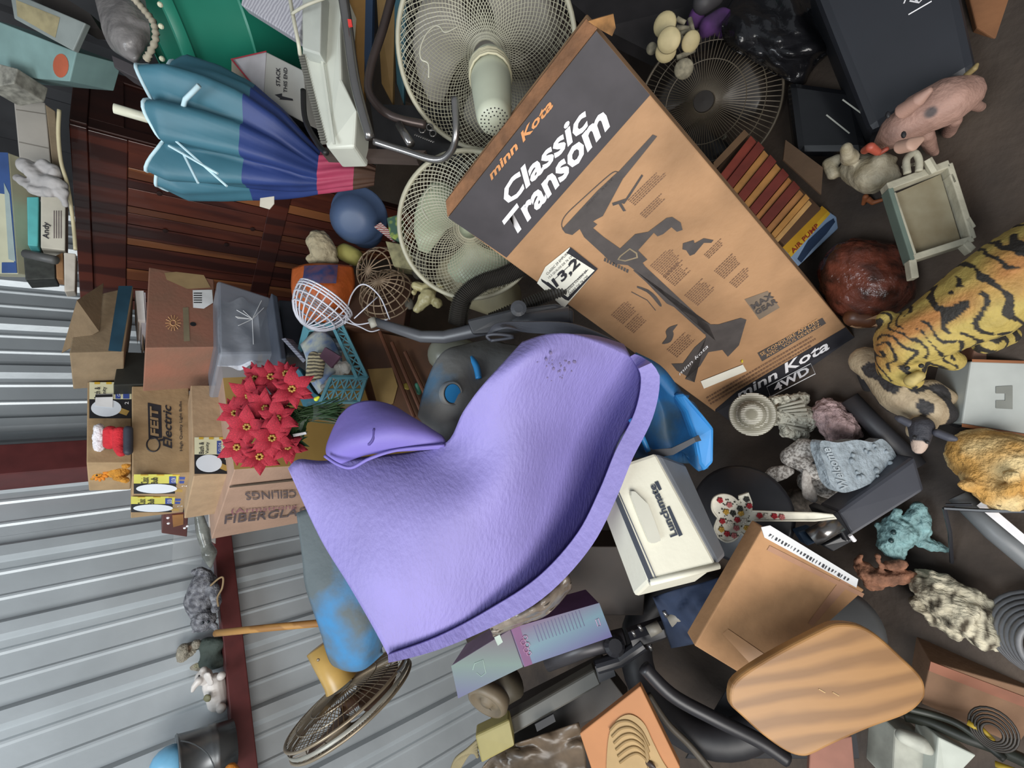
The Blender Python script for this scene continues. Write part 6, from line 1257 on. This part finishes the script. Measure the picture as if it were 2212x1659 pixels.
crumple('clear_plastic_bag', 'clear crumpled bag with brown contents below the purple foam edge', [[(1050, 1350, 1.12), (1110, 1310, 1.10), (1170, 1270, 1.1), (1225, 1235, 1.12)], [(1060, 1360, 1.12), (1120, 1335, 1.06), (1180, 1300, 1.06), (1232, 1250, 1.12)], [(1065, 1375, 1.15), (1125, 1350, 1.12), (1185, 1325, 1.12), (1235, 1270, 1.15)]], mat('smoky_film', '#6b5f55', .15, h2='#8f8478', alpha=.8, ns=25), .02, 30)
# floor-side brown case under the cushions
cbox('brown_case', 'dark brown case in the gap below the purple foam', 'case', Face([(1180, 1180), (1130, 1330), (1390, 1330), (1400, 1180)], (1.5, 1.5, 1.45)), .2, mat('dark_brown', '#2e221a', .6, var=.25, ns=8))
# luggage trolley
TRL = mat('trolley_grey', '#4d4a43', .45, .2, var=.12)
tl = thing('folding_trolley', 'folded grey hand trolley with castor wheel lying on the floor', 'trolley', Z(1150, 1540, .1))
MB().hexa(PP((1030, 1592, 1.46), (1045, 1625, 1.44), (1300, 1480, 1.40), (1285, 1445, 1.42)), FW*.04).build('frame_bar', TRL, tl, bevel=.006)
MB().hexa(PP((1155, 1562, 1.40), (1160, 1578, 1.395), (1200, 1556, 1.395), (1195, 1540, 1.40)), FW*.005-FW*.01).build('slot', BLK, tl)
MB().hexa(PP((1026, 1590, 1.42), (1040, 1650, 1.40), (1112, 1612, 1.38), (1100, 1555, 1.40)), FW*.05).build('end_cap', mat('yellowed_plastic', '#8f8450', .5, var=.08), tl, bevel=.006)
b = MB(); b.tube(PP((1180, 1430, 1.42), (1260, 1400, 1.40), (1350, 1378, 1.38)), .028, 12); b.build('tube_arm', mat('dark_tube2', '#39373a', .4, .2), tl, smooth=True)
b = MB(); b.tube(PP((1290, 1440, 1.36), (1340, 1425, 1.35), (1390, 1390, 1.34)), .02, 12).hexa(PP((1285, 1440, 1.36), (1295, 1475, 1.35), (1330, 1460, 1.34), (1320, 1425, 1.35)), FW*.03); b.build('joint', BKM, tl, smooth=False)
c = P(1052, 1515, 1.40); wa = (RT*-.4+UP*.35-FW*.7).normalized()
MB().lathe(c, wa, [(-.03, .03), (-.03, .062), (.0, .066), (.012, .058), (.012, .05), (.0, .045), (.002, .02), (.012, .016), (.012, 0)], 32).build('wheel', mat('taupe_wheel', '#6a5e4c', .5, var=.15), tl, smooth=True)
b = MB(); b.tube(PP((1060, 1500, 1.46), (1110, 1470, 1.44)), .05, 14); b.build('wheel_housing', mat('dark_taupe', '#4a4438', .5), tl, smooth=True)
MB().lathe(P(1325, 1395, 1.36), RT*.5-FW, [(0, .03), (.02, .03), (.03, .02), (.03, 0)], 14).build('hub', BKM, tl)
bl_ = thing('clamp_bracket', 'black clamp with chrome bolts and grey studs in front of the cooler', 'bracket', P(1420, 1360, 1.35))
for k, (a, c_, r_) in enumerate((((1400, 1365, 1.33), (1425, 1352, 1.33), .016), ((1445, 1340, 1.31), (1490, 1320, 1.3), .019))): b = MB(); b.tube(PP(a, c_), r_, 14); b.build('stud', mat('stud_grey', '#79746a', .5), bl_, smooth=True)
b = MB(); b.tube(PP((1360, 1380, 1.36), (1420, 1360, 1.36), (1500, 1330, 1.36)), .03, 8); b.build('clamp_body', BKM, bl_)
for q in ((1380, 1350), (1366, 1362), (1402, 1392), (1434, 1320), (1458, 1362)): b = MB(); b.tube([P(q[0], q[1], 1.30), P(q[0]+6, q[1]+12, 1.30)], .005, 8); b.build('bolt', CH, bl_, smooth=True)
# rope and junk at the bottom edge
rpj = thing('beige_rope_bundle', 'bundle of beige rope at the bottom edge beside the trolley end cap', 'rope', P(1000, 1640, 1.6))
for k in range(6):
    b = MB(); b.tube(bez(PP((975, 1665+k*5, 1.55), (985+k*5, 1640-k*2, 1.53), (1010+k*3, 1620-k*3+k*4, 1.52), (1032, 1600+k*7, 1.52)), 5), .006, 6); b.build('strand', mat('beige_rope', '#857a5c', .9), rpj, smooth=True)
crumple('dusty_plastic_bag', 'dusty brown plastic bag at the bottom edge under the trolley', [[(1040, 1660, 1.45), (1080, 1620, 1.42), (1160, 1590, 1.40), (1250, 1560, 1.40)], [(1060, 1690, 1.42), (1120, 1650, 1.38), (1190, 1630, 1.38), (1260, 1600, 1.38)], [(1080, 1720, 1.42), (1140, 1700, 1.4), (1210, 1700, 1.4), (1270, 1680, 1.4)]], mat('dusty_film', '#5d4f40', .35, var=.3), .03, 18)
cbox('dark_long_case', 'long dark taupe case under the folded trolley', 'case', Face([(1060, 1560), (1080, 1640), (1360, 1520), (1300, 1440)], (1.52, 1.5, 1.48)), .1, mat('dark_taupe2', '#37322e', .6, var=.2))
# orange board with carved shape
fob = Face([(1252, 1585), (1290, 1700), (1470, 1660), (1383, 1482)], (1.25, 1.22, 1.22))
obd = cbox('orange_board', 'orange-tan board with pale swirled carving at the bottom edge', 'board', fob, .03, mat('orange_mdf', '#b07648', .6, var=.06, ns=8))
arcm = mat('carved_pale', '#a88a5c', .6, var=.08)
pts = bl([(1310, 1665), (1312, 1620), (1318, 1580), (1335, 1552), (1362, 1542), (1390, 1560), (1410, 1600), (1430, 1640), (1450, 1670)], 5); fob.poly(pts+[(1380, 1700)], arcm, obd, 'swirl', .004, thick=.004)
for k in range(6):
    o_ = k*14; b = MB(); b.tube([fob.at(*p, .005) for p in bl([(1318+o_*.3, 1575+o_), (1335+o_*.4, 1558+o_), (1360+o_*.3, 1556+o_), (1385+o_*.2, 1575+o_), (1402, 1608+o_)], 5)], .003, 6); b.build('swirl_ridge', mat('carved_ridge', '#8f744a', .6), obd, smooth=True)
b = MB(); c = fob.at(1404, 1648, .006); b.ball(c, .013, 12, sc_=(.7, 1.4, .4)); b.build('dark_knob', mat('brown_knob', '#3f2f28', .4), obd, smooth=True)
# labelled carton
flc = Face([(1648, 1140), (1500, 1395), (1640, 1480), (1868, 1275)], (1.0, 1.02, 1.0))
lb = cbox('labelled_carton', 'tan cardboard carton with white shipping label strip on its end', 'box', flc, .05, card('#a57c56'))
fle = Face([(1648, 1138), (1868, 1275), (1856, 1250), (1655, 1132)], (depth(flc.p[0])-.002, depth(flc.p[3])-.002, depth(flc.p[0])+.0))
lab = Face([(1650, 1148), (1850, 1258), (1858, 1246), (1660, 1140)], 1.0, n=flc.n)
MB().hexa([flc.at(1643, 1138, .001), flc.at(1650, 1160, .001), flc.at(1848, 1268, .001), flc.at(1852, 1250, .001), flc.at(1662, 1134, .001)], flc.n*.002).build('shipping_label', mat('label_white', '#cfcfcf', .6, var=.04), lb)
b = MB(); rnd = random.Random(2)
for k in range(26):
    t = .05+.9*k/26; a = V((1652, 1146, 0)).lerp(V((1846, 1256, 0)), t); w_ = rnd.uniform(1, 4); b.face([flc.at(a.x, a.y, .0042), flc.at(a.x+w_, a.y+w_*.6, .0042), flc.at(a.x+w_-4*rnd.random()-2, a.y+w_*.6+rnd.uniform(3, 8), .0042), flc.at(a.x-4, a.y+6, .0042)])
b.build('label_print', INK, lb, kind='stuff')
flc.poly([(1662, 1178), (1866, 1282), (1862, 1290), (1656, 1188)], mat('taped_fold', '#9a6f52', .5), lb, 'fold_tape', .0015)
flc.poly([(1560, 1368), (1572, 1358), (1665, 1422), (1648, 1440), (1625, 1438)], mat('packing_tape', '#b58a64', .35), lb, 'tape', .0015)
flc.poly([(1820, 1245), (1745, 1345), (1755, 1352), (1838, 1258)], mat('taped_fold'), lb, 'crease', .001)
# wooden seat board
WD = mat('varnished_pine', '#9c7243', .45, kind='wave', ns=8, h2='#7f5a33', stretch=(1.0, .3, 1.0), bump=.06, bs=30, lo=.1, hi=.9)
fws = Face([(1580, 1480), (1700, 1620), (1995, 1500), (1900, 1370)], (.88, .86, .88))
ow = [(1577, 1500), (1590, 1468), (1660, 1420), (1770, 1362), (1810, 1347), (1860, 1352), (1900, 1375), (1950, 1420), (1990, 1460), (2001, 1490), (1995, 1515), (1960, 1545), (1880, 1575), (1800, 1610), (1760, 1630), (1735, 1636), (1700, 1625), (1650, 1590), (1600, 1545), (1580, 1525)]
pts = [(v.x, v.y) for v in bez([V((*p, 0)) for p in ow+[ow[0]]], 4)][:-1]
_M = fws.frame(); ws = thing('wooden_seat_board', 'rounded varnished wooden board lying against the labelled carton', 'board', None, None, _M @ Matrix.Rotation(-.5, 4, 'Z'))
MB().hexa([fws.at(*p, 0) for p in pts], -fws.n*.022).build('board', WD, ws, bevel=.006, seg=3)
for q in ((1768, 1488), (1798, 1495)): b = MB(); b.tube([fws.at(q[0], q[1], .0005), fws.at(q[0]+14, q[1]+8, .0005)], .001, 4); b.build('scratch', mat('scratch', '#c9a878', .6), ws)
# tyres, cushions, hoses in the dark
RUB = mat('tyre_rubber', '#1f1e21', .5, var=.15, ns=12)
ty = thing('wheelbarrow_tyre', 'black rubber tyre lying under the labelled carton and wooden board', 'tyre', Z(1500, 1480, .05))
c = P(1520, 1420, 1.40); a_ = (EYE-c).normalized(); u, w_ = perp(a_)
MB().tube([c+(u*math.cos(t)+w_*math.sin(t))*.20 for t in [2*math.pi*k/40 for k in range(40)]], .05, 14, closed=True).build('tyre', RUB, ty, smooth=True)
b = MB(); b.tube(bez(PP((1390, 1440, 1.22), (1450, 1500, 1.20), (1540, 1550, 1.18), (1640, 1600, 1.17), (1700, 1640, 1.16)), 6), .018, 10); tag(b.build('black_hose_long', mat('hose_black', '#262528', .4), None, smooth=True), 'thick black hose curving under the wooden board', 'hose')
b = MB(); b.tube(bez(PP((1400, 1500, 1.3), (1440, 1560, 1.28), (1490, 1610, 1.26), (1540, 1670, 1.24)), 6), .009, 8); tag(b.build('grey_strap_hose', mat('grey_brown_tube', '#4d463c', .6), None, smooth=True), 'grey-brown tube running to the bottom edge beside the orange board', 'tube')
crumple('navy_cloth_bundle', 'dark navy cloth between the cooler and the labelled carton', [[(1410, 1290, 1.32), (1470, 1270, 1.28), (1530, 1255, 1.25), (1600, 1230, 1.25)], [(1430, 1340, 1.32), (1480, 1320, 1.26), (1540, 1310, 1.22), (1590, 1290, 1.22)], [(1450, 1400, 1.34), (1500, 1390, 1.28), (1530, 1380, 1.25), (1560, 1370, 1.25)]], mat('navy_fabric', '#1f2c44', .85, var=.25), .03, 12, 'cloth')
b = MB(); c = P(1800, 1360, 1.14); b.lathe(c, (EYE-c).normalized(), [(-.06, .10), (0, .105), (.02, .09), (.03, 0)], 30); tag(b.build('grey_round_cushion', mat('grey_vinyl', '#4a4b4c', .5), None, smooth=True), 'grey rounded pad behind the corner of the labelled carton', 'pad')
cbox('black_floor_mat', 'black rubber mat on the floor below the driftwood', 'mat', Face([(1700, 1270), (1480, 1640), (1990, 1640), (1960, 1290)], (1.32, 1.42, 1.20)), .01, mat('black_mat', '#17161a', .7))
# lower right carton, chains, dirty white box
fcr = Face([(2010, 1430), (1990, 1520), (2260, 1640), (2260, 1500)], (1.06, 1.08, .98))
c5 = cbox('worn_carton', 'worn tan carton with reddish edge at the lower right corner', 'box', fcr, .1, card('#7a5c45'))
fcr.poly([(2010, 1428), (2006, 1448), (2260, 1545), (2260, 1522)], mat('reddish_edge', '#83523c', .7), c5, 'edge', .002, thick=.004)
dw = fig('white_lantern', 'dirty white wooden lantern lying at the bottom right edge', 1990, 1600, 'lantern')
fd = Face([(1930, 1570), (1925, 1690), (2110, 1690), (2105, 1600)], (1.04, 1.02, 1.0))
DW2 = mat('dirty_white', '#a2a398', .7, var=.2, ns=14)
MB().hexa(PP((1935, 1575, 1.06), (1928, 1700, 1.03), (2030, 1700, 1.02), (2025, 1610, 1.04)), FW*.08).build('body', DW2, dw, bevel=.004)
MB().hexa(PP((2028, 1592, 1.02), (2018, 1700, 1.0), (2045, 1700, 1.0), (2110, 1632, 1.0)), FW*.06).build('roof', mat('dirty_white2', '#b5bab0', .6), dw, bevel=.003)
blob('ornament', [[(1950, 1590, 1.03, 14), (1985, 1605, 1.02, 18), (2005, 1620, 1.02, 10)]], DW2, dw)
chn = thing('dark_garden_hose', 'dark tangled hose and wire coil with yellow bits at the lower right', 'hose', Z(2100, 1580, .05))
b = MB(); b.tube(bez([Z(1955, 1545, .09), Z(2010, 1560, .09), Z(2080, 1590, .09), Z(2150, 1615, .08), Z(2260, 1665, .08)], 6), .013, 10); b.build('hose', mat('green_black_hose', '#23261f', .5, var=.3), chn, smooth=True)
b = MB(); b.tube(bez([Z(1960, 1530, .12), Z(2020, 1545, .1), Z(2080, 1570, .1), Z(2170, 1640, .1)], 6), .008, 8); b.build('hose', mat('green_black_hose'), chn, smooth=True)
for k in range(5):
    b = MB(); c = Z(2145, 1575, .12); b.tube([c+V((math.cos(a)*(.042-.006*k), math.sin(a)*(.036-.005*k), .004*k)) for a in [2*math.pi*j/24 for j in range(24)]], .0025, 6, closed=True); b.build('coil', mat('dark_wire', '#2c2620', .5), chn, smooth=True)
for k, (a, c_) in enumerate((((2110, 1565), (2145, 1600)), ((2090, 1560), (2125, 1580)), ((2150, 1650), (2205, 1670)))): b = MB(); b.tube([Z(*a, .125), Z(*c_, .125)], .006, 8); b.build('yellow_fitting', mat('yellow_fitting', '#b0942c', .5), chn, smooth=True)
cbox('pink_brown_block', 'dull pink-brown block under the end of the wooden board', 'block', Face([(1750, 1600), (1745, 1700), (1850, 1700), (1840, 1590)], (1.08, 1.06, 1.05)), .05, mat('pink_brown', '#8a5c4c', .7, var=.15))
sc.collection.children.link(col)
